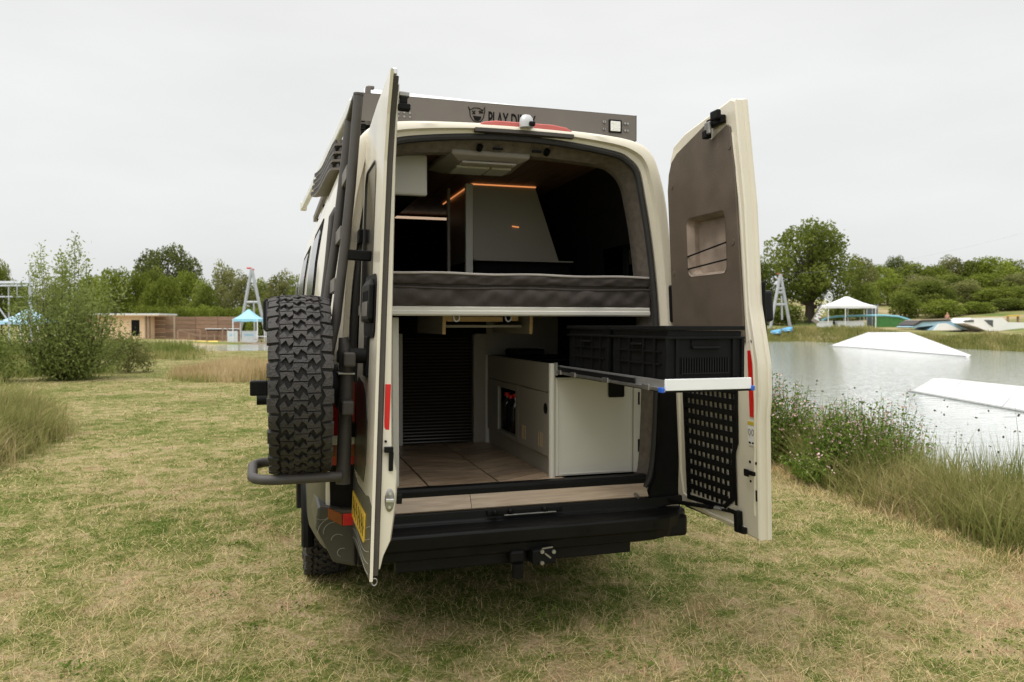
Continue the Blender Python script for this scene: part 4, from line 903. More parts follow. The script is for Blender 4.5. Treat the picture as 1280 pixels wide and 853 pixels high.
def em_line(P_, r_=.0022): em.tube([(x, .3285, z) for x, z in P_], r_, 5)
em_line([(-.160, 2.716), (-.150, 2.700), (-.128, 2.712), (-.100, 2.712), (-.080, 2.702), (-.068, 2.722), (-.070, 2.694), (-.076, 2.664), (-.092, 2.642), (-.113, 2.636), (-.135, 2.644), (-.150, 2.668), (-.152, 2.694), (-.160, 2.716)])
em_line([(-.138, 2.695), (-.122, 2.678)], .003); em_line([(-.122, 2.697), (-.137, 2.677)], .003); em_line([(-.100, 2.686), (-.088, 2.690), (-.078, 2.688)], .004); em_line([(-.104, 2.695), (-.078, 2.700)], .0025)
em.prism([(-.134, 2.668), (-.088, 2.668), (-.094, 2.650), (-.110, 2.642), (-.126, 2.648)], 'y', .327, .331)
emb = em.build('emblem', M['felt'], rk, weld=False); emb.location.z = .012
# side awning along the left of the rack
aw = MB(); aw.loft([[(x0, y, z0), (x0 - .022, y, z0 - .025), (x0 - .018, y, z0 - .075), (x0 + .02, y, z0 - .08), (x0 + .03, y, z0)] for y, x0, z0 in ((.55, -.745, 2.80), (4.0, -.880, 2.735))], closed=True, cap=True)
awn = aw.build('awning_case', M['white'], van, bevel=.008)
box('awning_cap', M['cream'], awn, -.908, -.848, 4.0, 4.04, 2.652, 2.738, .010)
q = MB(); q.box(-.70, -.675, .34, .40, 2.74, 2.795); q.bar((-.69, .37, 2.795), (-.655, .37, 2.795), .03, .015); q.build('awning_bracket', M['rack'], rk, bevel=.004, weld=False)
q = MB()
for k in range(6): q.box(-.725 - .012 * (k % 2), -.70, .36, .40, 2.55 + k * .035, 2.57 + k * .035)
q.build('hinge_block', M['black'], rk, bevel=.004, weld=False)
# traction boards held beside the rack
brd = MB(); tee = MB(); L_ = 1.45
def bz(t): return .055 * max(0, (t - .55) / .45) ** 1.5 - .012 * max(0, (.15 - t) / .15) ** 1.6
st_ = []
for t in np.linspace(0, 1, 26):
    w_ = .060 * (1 - .25 * max(0, (t - .9) / .1) ** 2); y = t * L_; z = bz(t)
    st_.append([(-w_, y, z), (-w_, y, z + .008), (-w_ * .9, y, z + .012), (w_ * .9, y, z + .012), (w_, y, z + .008), (w_, y, z)])
brd.loft(st_, closed=True, cap=True)
for k in range(58):
    t = (k + .5) / 58; z = bz(t) + .012
    for x in (-.052, -.018, .018, .052): tee.tube([(x, t * L_, z - .004), (x, t * L_, z + .020)], [.0085, .005], 5)
hl = MB()
for x in (-.028, .028): hl.cyl((x, L_ * .93, bz(.93) - .003), (x, L_ * .93, bz(.93) + .022), .014, 12)
BL_ = ['lowest of the four dark traction boards beside the roof rack', 'second from the bottom of the traction boards beside the roof rack', 'third from the bottom of the traction boards beside the roof rack', 'topmost of the traction boards, tucked under the awning']
for k in range(4):
    tr_ = thing('traction_board', BL_[k], 'traction board', (-.812 + .010 * k, .48 + .03 * k, 2.395 + .050 * k), 0, 'traction boards beside the roof rack'); tr_.rotation_euler = (R(.5), R(-5), R(1.2))
    if k == 0: parts_ = [brd.build('board', M['rack'], tr_, smooth=True), setting(tee.build('stud', M['tube'], tr_, weld=False), 'stuff'), hl.build('strap_hole', M['line'], tr_, weld=False)]
    else:
        for o_ in parts_: c_ = o_.copy(); COL.objects.link(c_); c_.parent = tr_
# ------------------------------------------------------------------ vegetation
M['leaf_far'] = leafmat('far_leaf', [(0.076, 0.0988, 0.0198), (0.1444, 0.1786, 0.0342), (0.228, 0.2584, 0.057)], .5, .9, .06)
M['leaf_lime'] = leafmat('lime_leaf', [(0.114, 0.1444, 0.0213), (0.1976, 0.2432, 0.0395), (0.2888, 0.3268, 0.0684)], .5, .9, .06)
M['leaf_oak'] = leafmat('oak_leaf', [(0.0684, 0.0864, 0.0245), (0.1188, 0.144, 0.0403), (0.18, 0.2016, 0.0648)], .5, .9, .06)
M['leaf_dusty'] = leafmat('dusty_leaf', [(0.114, 0.1292, 0.0395), (0.19, 0.2014, 0.0684), (0.2812, 0.2736, 0.114)], .5, .9, .06)
M['leaf_willow'] = leafmat('willow_leaf', [(0.12, 0.1601, 0.034), (0.2201, 0.2751, 0.066), (0.3701, 0.4202, 0.1501)], .5, .7, .15)
M['bark'] = mat('bark', (.075, .058, .042), .9, var=.3, scale=6, bump=.6, bscale=30)
M['reed'] = leafmat('reed_blade', [(.095, .115, .026), (.195, .21, .060), (.31, .28, .115), (.47, .38, .20)], .38, .8, .08)
M['reed_green'] = leafmat('green_reed', [(.080, .108, .022), (.175, .215, .050), (.27, .295, .09), (.42, .37, .18)], .38, .8, .08)
M['reed_dry'] = leafmat('dry_stem', [(.18, .13, .055), (.34, .25, .125), (.50, .39, .23)], .2, .8, .08)
M['straw'] = leafmat('straw_grass', [(0.4148, 0.305, 0.1464), (0.6344, 0.488, 0.2562), (0.8052, 0.6588, 0.4148)], .3, .8, .08)
M['herb'] = leafmat('willowherb_leaf', [(.075, .125, .018), (.16, .245, .040), (.26, .34, .08)], .4, .8, .1)
M['pink'] = leafmat('pink_flower', [(.50, .26, .24), (.68, .44, .42), (.74, .58, .54)], .3)
def crown_points(n, lobes, shell=.55):
    P_ = []; C_ = []
    w = np.array([l[3] ** 2 for l in lobes]); w = w / w.sum(); cnt = RNG.multinomial(n, w)
    for (x, y, z, r), k in zip(lobes, cnt):
        d = RNG.normal(size=(k, 3)); d /= np.linalg.norm(d, axis=1)[:, None]
        rr = r * (shell + (1.12 - shell) * RNG.uniform(0, 1, k) ** .7); rr *= 1 + .13 * np.sin(d[:, 0] * 7 + x * 20) * np.cos(d[:, 2] * 6 + y * 9)
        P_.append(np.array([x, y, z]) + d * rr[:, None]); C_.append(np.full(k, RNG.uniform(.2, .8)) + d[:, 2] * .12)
    return np.concatenate(P_), np.concatenate(C_) + RNG.normal(0, .16, n)
def make_lobes(k, rx, z0, z1, rl, seed, taper=.5):
    r_ = np.random.default_rng(seed); L_ = []
    for i_ in range(k):
        t = (i_ + .5) / k; z = z0 + (z1 - z0) * t; R_ = rx * math.sin(math.pi * (.18 + .82 * t) * (1 - .12 * taper)) ** .6 * (1 - .35 * taper * t); a = i_ * 2.4 + r_.uniform(-.4, .4)
        rad = R_ * math.sqrt(r_.uniform(.15, 1)); L_.append((rad * math.cos(a), rad * math.sin(a), z + r_.uniform(-.04, .04), rl * r_.uniform(.65, 1.25)))
    return L_
def proto_tree(name, m, k, rx, z0, z1, rl, seed, n, size, trunk=.03, aspect=.7):
    root = thing(name, '', 'tree', (0, 0, -50))
    lobes = make_lobes(k, rx, z0, z1, rl, seed); P_, C_ = crown_points(n, lobes)
    leaves('crown', P_, RNG.uniform(.6, 1.3, n) * size, m, C_, root, aspect)
    q = MB(); q.tube([(0, 0, -.05), (.005, 0, z0 * .6), (.0, .01, z0 + (z1 - z0) * .45)], [trunk * 1.25, trunk, trunk * .45], 8)
    for l in lobes[::2]: q.tube([(0, 0, max(z0 * .7, l[2] * .55)), (l[0] * .5, l[1] * .5, l[2] * .85), (l[0] * .9, l[1] * .9, l[2])], [trunk * .45, trunk * .28, trunk * .1], 5)
    q.build('trunk', M['bark'], root, smooth=True); return root
PT = {
 'round': proto_tree('broadleaf_tree', M['leaf_far'], 26, .40, .22, .86, .15, 3, 6500, .040),
 'lime': proto_tree('broadleaf_tree', M['leaf_lime'], 26, .42, .16, .86, .15, 5, 6500, .040),
 'dusty': proto_tree('broadleaf_tree', M['leaf_dusty'], 24, .40, .18, .86, .15, 8, 6000, .038),
 'oak': proto_tree('oak_tree', M['leaf_oak'], 40, .44, .40, .90, .105, 12, 9000, .028, .04),
 'big': proto_tree('oak_tree', M['leaf_far'], 64, .44, .20, .92, .105, 21, 15000, .026, .045),
 'bush': proto_tree('bush', M['leaf_lime'], 18, .42, .18, .80, .22, 31, 4500, .055, .02),
 'dusky': proto_tree('bush', M['leaf_far'], 18, .42, .18, .80, .22, 37, 4500, .055, .02),
}
def far_z(px, d):
    v = d - shore_r(px); w = float(sstep(500, 950, px)); w2 = float(sstep(1080, 1180, px)); return float(np.interp(v, VV, ZL) * (1 - w) + (np.interp(v, VV, ZR) * (1 - w2) + np.interp(v, VV, ZR2) * w2) * w)
USED = set()
def put_tree(kind, label, group, px, d, top, wpx, cat='tree'):
    p = at(px, 406, d); z = far_z(px, d) - .15; h = CAM[2] + (406.1 - top) / FPX * d - z; w = wpx / FPX * d
    if kind in USED: r_ = dup(PT[kind], (p[0], p[1], z), random.uniform(0, 6.28), (w, w, h / .98), label)
    else:
        r_ = PT[kind]; USED.add(kind); r_.location = (p[0], p[1], z); r_.rotation_euler.z = random.uniform(0, 6.28); r_.scale = (w, w, h / .98); r_['label'] = label
    r_['category'] = cat; r_['group'] = group; return r_
GL = 'trees behind the boarded fence'; GR = 'trees on the hillside across the pond'; GB = 'bushes on the hillside across the pond'
put_tree('oak', 'tall dark oak rising above the tree row left of the van', GL, 209, 150, 305, 98)
rows = [(2, 118, 328, 34, 'round'), (28, 122, 350, 46, 'lime'), (70, 112, 352, 50, 'dusty'), (112, 112, 342, 56, 'lime'), (143, 108, 333, 60, 'lime'), (174, 112, 338, 54, 'lime'), (205, 106, 344, 58, 'lime'), (236, 112, 338, 52, 'lime'), (257, 104, 352, 46, 'round'), (281, 116, 331, 50, 'dusty'), (303, 108, 343, 52, 'dusty'), (330, 118, 349, 44, 'round'), (352, 112, 341, 56, 'dusty'), (380, 110, 343, 56, 'round'), (410, 112, 340, 60, 'lime'), (445, 110, 345, 60, 'round'), (190, 126, 335, 60, 'round'), (-40, 112, 340, 70, 'round'), (-95, 115, 335, 70, 'lime')]
where = {2: 'at the far left edge of the picture', 28: 'behind the grey gantry', 70: 'behind the willow, left of the kiosk', 112: 'behind the right side of the willow', 143: 'above the left end of the kiosk roof', 174: 'above the kiosk, below the oak', 205: 'in front of the oak', 236: 'right of the oak trunk', 257: 'above the pale post by the fence', 281: 'loose-topped, left of the grey pylon', 303: 'right behind the grey pylon', 330: 'right of the pylon head', 352: 'beside the van mirror', 380: 'just left of the van side'}
for px, d, top, w_, kd in rows:
    lab = 'leafy %s tree %s' % ({'round': 'dark green', 'lime': 'bright green', 'dusty': 'grey green'}[kd], where[px]) if px in where else 'leafy tree of the row behind the boarded fence, half hidden'
    put_tree(kd, lab, GL, px, d, top, w_)
for k, px in enumerate(range(176, 352, 16)):
    put_tree('bush', 'bright green bush of the low hedge above the boarded fence', 'hedge bushes above the fence', px, 92 + (k % 3), 381 + (k * 7 % 5), 26, 'bush')
for px, d, top, w_, kd in [(478, 112, 342, 60, 'dusty'), (510, 112, 340, 60, 'lime'), (545, 112, 344, 60, 'round'), (580, 114, 340, 64, 'lime')]: put_tree(kd, 'leafy tree of the row behind the boarded fence, half hidden', GL, px, d, top, w_)
for px, d, top, w_, kd in [(915, 130, 325, 60, 'dusty'), (880, 128, 330, 60, 'round'), (842, 130, 326, 64, 'lime'), (800, 132, 330, 66, 'round'), (760, 132, 333, 66, 'lime')]: put_tree(kd, 'hillside tree hidden behind the right half of the van', GR, px, d, top, w_)
put_tree('big', 'big dark spreading tree right of the van across the pond', GR, 1012, 122, 279, 134)
ROWN = lambda d: 'on the skyline' if d > 160 else 'halfway up the slope' if d > 130 else 'low on the slope'
POSN = {948: 'behind the right van door', 1075: 'beside the big tree', 1098: 'above the windbreak', 1120: 'above the arched rail', 1142: 'above the left end of the kicker ramp', 1166: 'above the kicker deck', 1188: 'above the bare-shouldered person', 1214: 'above the left end of the long ramp', 1240: 'above the triangular ramp window', 1264: 'above the yellow bench', 1288: 'at the right picture edge', 1320: 'just outside the right edge', 1360: 'well outside the right edge', 1110: 'above the gazebo windbreak', 1150: 'above the kicker ramp', 1190: 'behind the person', 1228: 'above the long ramp', 1262: 'left of the bench', 1300: 'at the right edge', 1345: 'outside the right edge', 1160: 'behind the kicker ramp', 1205: 'behind the long ramp start', 1250: 'behind the long white ramp', 1290: 'right of the yellow bench'}
KN = {'round': 'dark green', 'lime': 'bright green', 'dusty': 'grey green', 'oak': 'dark open-crowned'}
for px, d, top, w_, kd in [(948, 128, 322, 50, 'round'), (1075, 150, 322, 56, 'dusty'), (1098, 165, 330, 50, 'lime'), (1120, 175, 319, 40, 'oak'), (1142, 172, 328, 54, 'round'), (1166, 168, 331, 52, 'lime'), (1188, 172, 322, 60, 'dusty'), (1214, 170, 324, 54, 'round'), (1240, 168, 320, 56, 'lime'), (1264, 172, 325, 50, 'round'), (1288, 168, 338, 46, 'dusty'), (1320, 168, 330, 60, 'round'), (1360, 168, 330, 60, 'lime'), (1110, 142, 347, 60, 'lime'), (1150, 140, 345, 80, 'dusty'), (1190, 142, 343, 70, 'round'), (1228, 140, 341, 76, 'lime'), (1262, 138, 344, 70, 'dusty'), (1300, 138, 346, 70, 'lime'), (1345, 138, 346, 80, 'round'),
        (1160, 122, 350, 84, 'round'), (1205, 126, 352, 72, 'dusty'), (1250, 122, 358, 80, 'lime'), (1290, 120, 356, 70, 'round')]:
    put_tree(kd, '%s hillside tree %s, %s' % (KN[kd], ROWN(d), POSN[px]), GR, px, d, top, w_)
for px, d, top, w_, kd, lab in [(1078, 118, 352, 42, 'dusky', 'dark feathery bush right behind the white gazebo'), (1052, 116, 368, 40, 'dusky', 'dark bush between the big tree and the white gazebo'), (1130, 116, 364, 46, 'dusky', 'round bush right of the sandy patch'), (1178, 112, 374, 52, 'bush', 'bush behind the sitting person across the pond'), (1222, 112, 377, 50, 'bush', 'bright bush behind the long white ramp'), (1262, 112, 372, 56, 'dusky', 'bush at the right edge behind the white ramp'), (1300, 110, 376, 50, 'bush', 'bush beyond the right edge of the picture'), (985, 116, 380, 44, 'dusky', 'dark bush at the foot of the big tree'), (965, 118, 375, 44, 'dusky', 'dark bush behind the grey pylon by the van door')]:
    put_tree(kd, lab, GB, px, d, top, w_, 'bush')
# young willow on the left lawn edge: many upright shoots with narrow leaves
wl = thing('willow_tree', 'bushy young willow with feathery upright shoots at the left lawn edge', 'tree', (-6.75, 21.2, 0))
shoots = []; q = MB(); r_ = random.Random(5); LP = []; LC = []
for k in range(84):
    a = r_.uniform(0, 6.28); h = r_.uniform(.9, 3.1) if k > 12 else r_.uniform(3.0, 4.0); sp = (r_.uniform(.1, 1.45) if k > 12 else r_.uniform(0, .8)) * (1.12 if h < 2.4 else 1)
    b = Vector((.15 * math.cos(a), .15 * math.sin(a), 0)); t_ = Vector((sp * math.cos(a) * 1.15, sp * math.sin(a), h)); mid_ = b.lerp(t_, .5) + Vector((.2 * math.cos(a), .2 * math.sin(a), -.1))
    q.tube([b, mid_, t_], [.02, .010, .003], 4); tone = r_.uniform(.25, .8)
    for i_ in range(int(330 * h / 3)):
        u = r_.uniform(.10, 1); c_ = b.lerp(mid_, u * 2) if u < .5 else mid_.lerp(t_, u * 2 - 1); sprd = .30 * (1 - u) ** .6 + .05
        LP.append((c_.x + r_.gauss(0, sprd), c_.y + r_.gauss(0, sprd), max(.03, c_.z + r_.gauss(0, .12)))); LC.append(tone + r_.gauss(0, .15) + .12 * u)
q.tube([(0, 0, -.1), (.02, 0, .8), (0, .05, 1.8)], [.09, .07, .03], 7); q.tube([(.3, -.1, -.1), (.32, 0, .7), (.5, .05, 1.6)], [.05, .04, .02], 6)
q.build('trunk', M['bark'], wl, smooth=True); LP = np.array(LP)
leaves('crown', LP, RNG.uniform(.07, .14, len(LP)), M['leaf_willow'], np.array(LC), wl, .36, .4)
def bush(name, label, x, y, rx, h, n, size, m, seed, asp=.45, cat='bush', group=None):
    b = thing(name, label, cat, (x, y, float(gz(x, y))), group=group); lo = make_lobes(16, rx * .8, .25 * h, .8 * h, .32 * h, seed); P_, C_ = crown_points(n, lo, .3); P_[:, 2] = np.maximum(P_[:, 2], .02)
    leaves('crown', P_, RNG.uniform(.6, 1.3, n) * size, m, C_, b, asp); q = MB()
    for k in range(7): q.tube([(0, 0, 0), (lo[k * 2][0] * .6, lo[k * 2][1] * .6, lo[k * 2][2])], [.02, .006], 4)
    q.build('stem', M['bark'], b); return b
bush('bush', 'low bright bush left of the young willow', -8.9, 20.6, 1.0, 1.7, 5200, .10, M['leaf_willow'], 61)
bush('bush', 'bush at the left picture edge below the gantry', -10.6, 22.5, 1.4, 2.1, 5600, .11, M['leaf_dusty'], 62)
bush('bush', 'dusty low bush right of the young willow', -5.7, 24.5, .9, 1.2, 3500, .09, M['leaf_dusty'], 63)

# reeds and tall grass (uncountable)
def reeds(name, label, xy, hmin, hmax, w, m, lean=(.05, .5), tone=(0, 1), seg=3, zfun=gz, hmod=None):
    x, y = xy; N = len(x); z = zfun(x, y); h = RNG.uniform(hmin, hmax, N) * (1 if hmod is None else hmod(x, y)) * (.82 + .30 * np.sin(x * 1.7 + 2 * np.sin(y * .9)) * np.sin(y * 1.4 + x * .6)) * np.where(RNG.uniform(0, 1, N) < .06, 1.25, 1)
    cl_ = .5 + .5 * np.sin(x * 2.7 + 1.3 * np.sin(y * 1.9)) * np.sin(y * 2.2 + .7)
    rnd = tone[0] + (tone[1] - tone[0]) * np.clip(.45 * cl_ + .55 * RNG.uniform(0, 1, N), 0, 1)
    return setting(blades(name, np.stack([x, y, z - .02], 1), h, w * RNG.uniform(.6, 1.4, N), RNG.uniform(0, 6.28, N), RNG.uniform(lean[0], lean[1], N), m, rnd, seg=seg), 'stuff', label)
def clumped(n, box_, k, spread, ok=None):
    cx = RNG.uniform(box_[0], box_[1], k); cy = RNG.uniform(box_[2], box_[3], k)
    if ok is not None: g_ = ok(cx, cy); cx = cx[g_]; cy = cy[g_]
    i_ = RNG.integers(0, len(cx), n); return cx[i_] + RNG.normal(0, spread, n), cy[i_] + RNG.normal(0, spread, n)
x, y = STRAND; n = len(x)
setting(blades('dead_strand', np.stack([x, y, gz(x, y) + .006], 1), RNG.uniform(.025, .06, n), RNG.uniform(.0016, .0032, n), RNG.uniform(0, 6.28, n), RNG.uniform(1.8, 4.5, n), M['straw'], RNG.uniform(0, 1, n), seg=2, bend=.8), 'stuff', 'loose pale dead grass strands lying on the lawn')
wx, wy = clumped(5200, (-4.5, 3.6, -1.1, 6), 150, .045, lambda x, y: shore(x, y) < -.1); wh = RNG.uniform(.006, .04, len(wx))
setting(leaves('lawn_weed', np.stack([wx, wy, gz(wx, wy) + wh], 1), RNG.uniform(.010, .026, len(wx)), M['herb'], RNG.uniform(0, .9, len(wx)), None, .55, flat=.5), 'stuff', 'small clover and weed leaves scattered in the lawn')
strip = lambda lo, hi: (lambda x, y: (shore(x, y) > lo) & (shore(x, y) < hi))
reeds('bank_grass', 'tall tangled green and straw grass along the near bank', clumped(40000, (3.6, 7.2, -1.5, 9), 1000, .11, strip(.25, 2.9)), .42, .92, .0085, M['reed'], (.15, 1.15), (0, .9), hmod=lambda x, y: .62 + .38 * sstep(.1, 1.0, shore(x, y)))
reeds('dry_bank_grass', 'dry brown fallen stems mixed into the bank grass', clumped(6500, (3.6, 7.0, -1.5, 5.5), 260, .16, strip(.25, 2.6)), .35, .80, .0055, M['reed_dry'], (.4, 1.5), hmod=lambda x, y: .5 + .5 * sstep(0, .8, shore(x, y)))
reeds('bank_rush', 'upright rushes at the water edge behind the bank grass', clumped(9000, (4, 9, -1, 12), 420, .10, strip(1.0, 3.1)), .65, 1.05, .006, M['reed_green'], (.03, .35))
reeds('lawn_fringe', 'pale uncut grass fringe between lawn and bank plants', clumped(9000, (2.9, 5, -1.5, 8), 1100, .06, strip(-.05, .45)), .04, .17, .004, M['straw'], (.3, 1.4), seg=2)
# seed heads above the rushes
x, y = clumped(420, (4, 8, -.5, 7), 300, .1, strip(.5, 2.8)); P_ = np.stack([x, y, gz(x, y) + RNG.uniform(.65, 1.05, len(x))], 1)
setting(leaves('seed_head', P_, RNG.uniform(.018, .035, len(x)), M['bark'], RNG.uniform(0, 1, len(x)), None, .7), 'stuff', 'small dark seed heads above the bank grass')
# left foreground tussock bed, tall reeds behind it, straw patch, far reed bed
inell = lambda cx, cy, rx, ry: (lambda x, y: ((x - cx) / rx) ** 2 + ((y - cy) / ry) ** 2 < 1)
okL = lambda x, y: (x < np.interp(y, [4.6, 5.6, 7, 9, 10.6, 11.4], [-4.6, -4.1, -3.95, -4.15, -4.7, -6.0])) & (y > 4.6) & (y < 11.6)
hL = lambda x, y: .62 + .38 * sstep(0, .6, np.interp(y, [4.6, 5.6, 7, 9, 10.6, 11.4], [-4.6, -4.1, -3.95, -4.15, -4.7, -6.0]) - x)
reeds('tussock_grass', 'shaggy bed of tall brown-green grass at the left', clumped(46000, (-9.5, -3.9, 4.6, 11.5), 1100, .13, okL), .45, .98, .010, M['reed'], (.2, 1.2), (.05, 1), hmod=hL)
reeds('dry_tussock_stem', 'bent dry stems in the left grass bed', clumped(6500, (-9, -3.9, 4.8, 11), 300, .15, okL), .50, 1.0, .007, M['reed_dry'], (.5, 1.5), hmod=hL)
reeds('tall_reed', 'tall arching reeds at the left edge behind the grass bed', clumped(9000, (-13, -7.6, 12.5, 17.5), 130, .22), .8, 1.5, .014, M['reed_green'], (.2, .9))
reeds('weed_fringe', 'weeds and rough grass under the young willow', clumped(16000, (-16, -4.7, 17.5, 26), 420, .28, lambda x, y: (x < -7.4 - .25 * (y - 17.5)) | ((y > 22.5) & (x < -6.0))), .3, .75, .016, M['reed_green'], (.1, .8))
reeds('straw_patch', 'patch of tall straw-coloured grass on the lawn left of the van', clumped(20000, (-4.0, -.6, 18.8, 25.0), 420, .20, inell(-2.1, 21.8, 1.75, 3.0)), .18, .62, .013, M['straw'], (.05, .45))
reeds('straw_patch_foot', 'green stems at the foot of the straw grass', clumped(3000, (-4.0, -.6, 18.8, 24.0), 300, .16, inell(-2.2, 20.6, 1.75, 2.2)), .15, .38, .013, M['reed_green'], (.1, .6))
reeds('pond_reed', 'bed of green-brown reeds where the far lawn meets the pond', clumped(26000, (-19, -4.6, 36, 50), 420, .40, lambda x, y: (x < -4.9 - .12 * (y - 38)) & (shore(x, y) > -7 + .25 * (x + 5))), .35, 1.05, .030, M['reed_green'], (.05, .6), (.05, .8))
reeds('pond_reed_low', 'low rough grass at the foot of the pond reeds', clumped(9000, (-20, -4.4, 34, 46), 300, .4, lambda x, y: x < -4.6 - .1 * (y - 38)), .25, .6, .03, M['reed'], (.1, .7))
# far bank grass strip
n = 34000; pxs = RNG.uniform(800, 1380, n); vv = RNG.uniform(-.5, 4.5, n); Q = np.array([far_pt(a, b) for a, b in zip(pxs, vv)])
cl_ = .5 + .5 * np.sin(pxs * .12 + np.sin(vv * 2)) * np.cos(pxs * .043); hgt = RNG.uniform(.3, .85, n) * (.6 + .5 * cl_)
setting(blades('far_bank_grass', Q - [0, 0, .05], hgt, RNG.uniform(.03, .085, n), RNG.uniform(0, 6.28, n), RNG.uniform(.05, .6, n), M['reed'], np.clip(.2 + .45 * cl_ + RNG.normal(0, .16, n), 0, 1), seg=2), 'stuff', 'rough grass along the far bank of the pond')
n = 9000; pxs = RNG.uniform(-60, 420, n); vv = RNG.uniform(3, 9, n); Q = np.array([far_pt(a, b) for a, b in zip(pxs, vv)])
# pink-flowered willowherb shrubs on the near bank
def herb(label, x, y, rx, h, n, seed, fl_):
    z = float(gz(x, y)); b = thing('willowherb', label, 'flowering plant', (x, y, z), group='pink willowherb on the near bank'); r_ = np.random.default_rng(seed); ns = int(n / 55); st_ = MB(); LP = []; LC = []; FP = []
    for k in range(ns):
        a = r_.uniform(0, 6.28); rr = rx * math.sqrt(r_.uniform(0, 1)); hh_ = h * r_.uniform(.55, 1.0) * (1 - .35 * (rr / rx) ** 2); bx, by = rr * .75 * math.cos(a), rr * .75 * math.sin(a); tx, ty = bx + .12 * math.cos(a) + r_.normal(0, .07), by + .12 * math.sin(a) + r_.normal(0, .07)
        st_.tube([(bx, by, -.05), ((bx + tx) / 2, (by + ty) / 2, hh_ * .55), (tx, ty, hh_)], [.005, .004, .0015], 4, cap=False); tone = r_.uniform(.2, .8)
        for i_ in range(44): u = r_.uniform(.12, .97); LP.append((bx + (tx - bx) * u + r_.normal(0, .045), by + (ty - by) * u + r_.normal(0, .045), hh_ * u + r_.normal(0, .02))); LC.append(tone + r_.normal(0, .15))
        if r_.uniform() < fl_:
            for i_ in range(int(r_.integers(4, 10))): u = r_.uniform(.72, 1.03); FP.append((bx + (tx - bx) * u + r_.normal(0, .035), by + (ty - by) * u + r_.normal(0, .035), hh_ * u + r_.normal(0, .02)))
    st_.build('stem', M['herb'], b, weld=False); LP = np.array(LP); FP = np.array(FP)
    setting(leaves('leaf_mass', LP, RNG.uniform(.03, .06, len(LP)), M['herb'], np.array(LC), b, .34), 'stuff'); setting(leaves('flower', FP, RNG.uniform(.014, .032, len(FP)), M['pink'], RNG.uniform(0, 1, len(FP)), b, .8), 'stuff'); return b
herb('tall pink willowherb on the bank beside the open right door', 4.45, 4.1, .46, 1.16, 9000, 1, .95)
herb('bushy pink willowherb in the middle of the bank plants', 4.62, 2.95, .50, .95, 9500, 2, .75)
herb('loose airy willowherb leaning out over the water', 5.15, 3.15, .45, 1.16, 4200, 3, 1.0)
herb('low green willowherb at the foot of the bank plants', 4.25, 3.0, .30, .45, 4200, 4, .25)
# ------------------------------------------------------------------ far things across the pond
M['galv'] = mat('galvanised_steel', (.42, .44, .45), .5, .3, var=.1, scale=2)
M['pinkwood'] = mat('pale_timber', (.80, .57, .37), .7, var=.08, scale=3)
M['fence'] = wood('brown_board', (.17, .10, .062), (.28, .175, .115), (1, 20, 14), .8, .25)
M['rail'] = wood('rail_timber', (.20, .13, .085), (.33, .23, .16), (2, 20, 20), .8, .15)
M['deck'] = wood('deck_timber', (.26, .20, .14), (.38, .31, .22), (2, 12, 20), .8, .1)
M['skyblue'] = mat('light_blue_fabric', (.28, .55, .68), .6, var=.05, scale=2)
M['greyfab'] = mat('white_fabric', (.74, .75, .76), .7, var=.04, scale=2)
M['ramp'] = mat('white_ramp_sheet', (.62, .62, .62), .35, var=.03, scale=1)
M['shell'] = mat('white_shell', (.84, .84, .83), .35, var=.04, scale=1)
M['rampblue'] = mat('pale_blue_side', (.36, .55, .68), .5, var=.08, scale=2)
M['rampdark'] = mat('dark_ramp_deck', (.045, .038, .035), .6, var=.2, scale=2)
M['tank'] = mat('yellow_float', (.62, .43, .06), .5, var=.1, scale=2)
M['green'] = mat('green_mat', (.06, .20, .05), .7, var=.15, scale=2)
M['bluetube'] = mat('blue_pipe', (.20, .50, .62), .4, var=.05)
M['banner'] = mat('printed_banner', (.62, .66, .67), .6, var=.08, scale=3)
M['net'] = mat('grey_windbreak', (.10, .11, .11), .9, var=.2, scale=6)
M['skin'] = mat('skin', (.52, .27, .19), .5, var=.05); M['hair'] = mat('blond_hair', (.42, .27, .12), .6, var=.2); M['shorts'] = mat('dark_shorts', (.03, .03, .035), .8, var=.1)
M['boat'] = mat('blue_boat_cover', (.10, .32, .52), .5, var=.15, scale=3)
RX = Vector(RT); FY = Vector((FW[0], FW[1], 0)).normalized()
def oriented(name, label, cat, px, d, z=None, group=None, rz=0):     # a thing whose local +x runs to the right of the view, +y away
    p = at(px, 406.1, d); zz = far_z(px, d) if z is None else z
    return thing(name, label, cat, (p[0], p[1], zz), -YAW + rz, group)
def zat(py, d): return CAM[2] + (406.1 - py) / FPX * d
def pxm(n, d): return n / FPX * d
# pylons
def pylon(label, px, d, top, lpx, rpx, base_py, bar_py, brace):
    z0 = zat(base_py, d); H = zat(top, d) - z0; t = oriented('pylon', label, 'pylon', px, d, z0, 'cable pylons by the pond'); x0, x1 = pxm(lpx - px, d), pxm(rpx - px, d)
    def leg(x, y): MB().tube([(x, y, -1.0), (0, 0, H)], pxm(2.0, d), 8).build('leg', M['galv'], t, smooth=True)
    leg(x0, 0); leg(x1, .3)
    for bp_ in bar_py:
        f = (zat(bp_, d) - z0) / H; MB().tube([(x0 * (1 - f), 0, f * H), (x1 * (1 - f), .3 * (1 - f), f * H)], pxm(1.6, d), 8).build('cross_bar', M['galv'], t, smooth=True)
    MB().tube([(pxm(3, d), .1, 0), (pxm(2, d), .1, H * .52)], pxm(1.2, d), 6).build('ladder_pole', M['galv'], t)
    MB().box(-.52, -.02, -.15, .15, H - .04, H + .12).box(-.1, .3, -.12, .12, H - .18, H - .05).build('pulley_head', M['red'] if brace else M['amber'], t, bevel=.05, weld=False)
pylon('grey A-frame cable pylon with red head behind the blue gazebo', 315, 86, 336, 297, 334, 420, [378], True)
pylon('grey A-frame cable pylon beside the big tree, right of the van', 975, 96, 343, 963, 989, 400, [361, 366, 381], False)
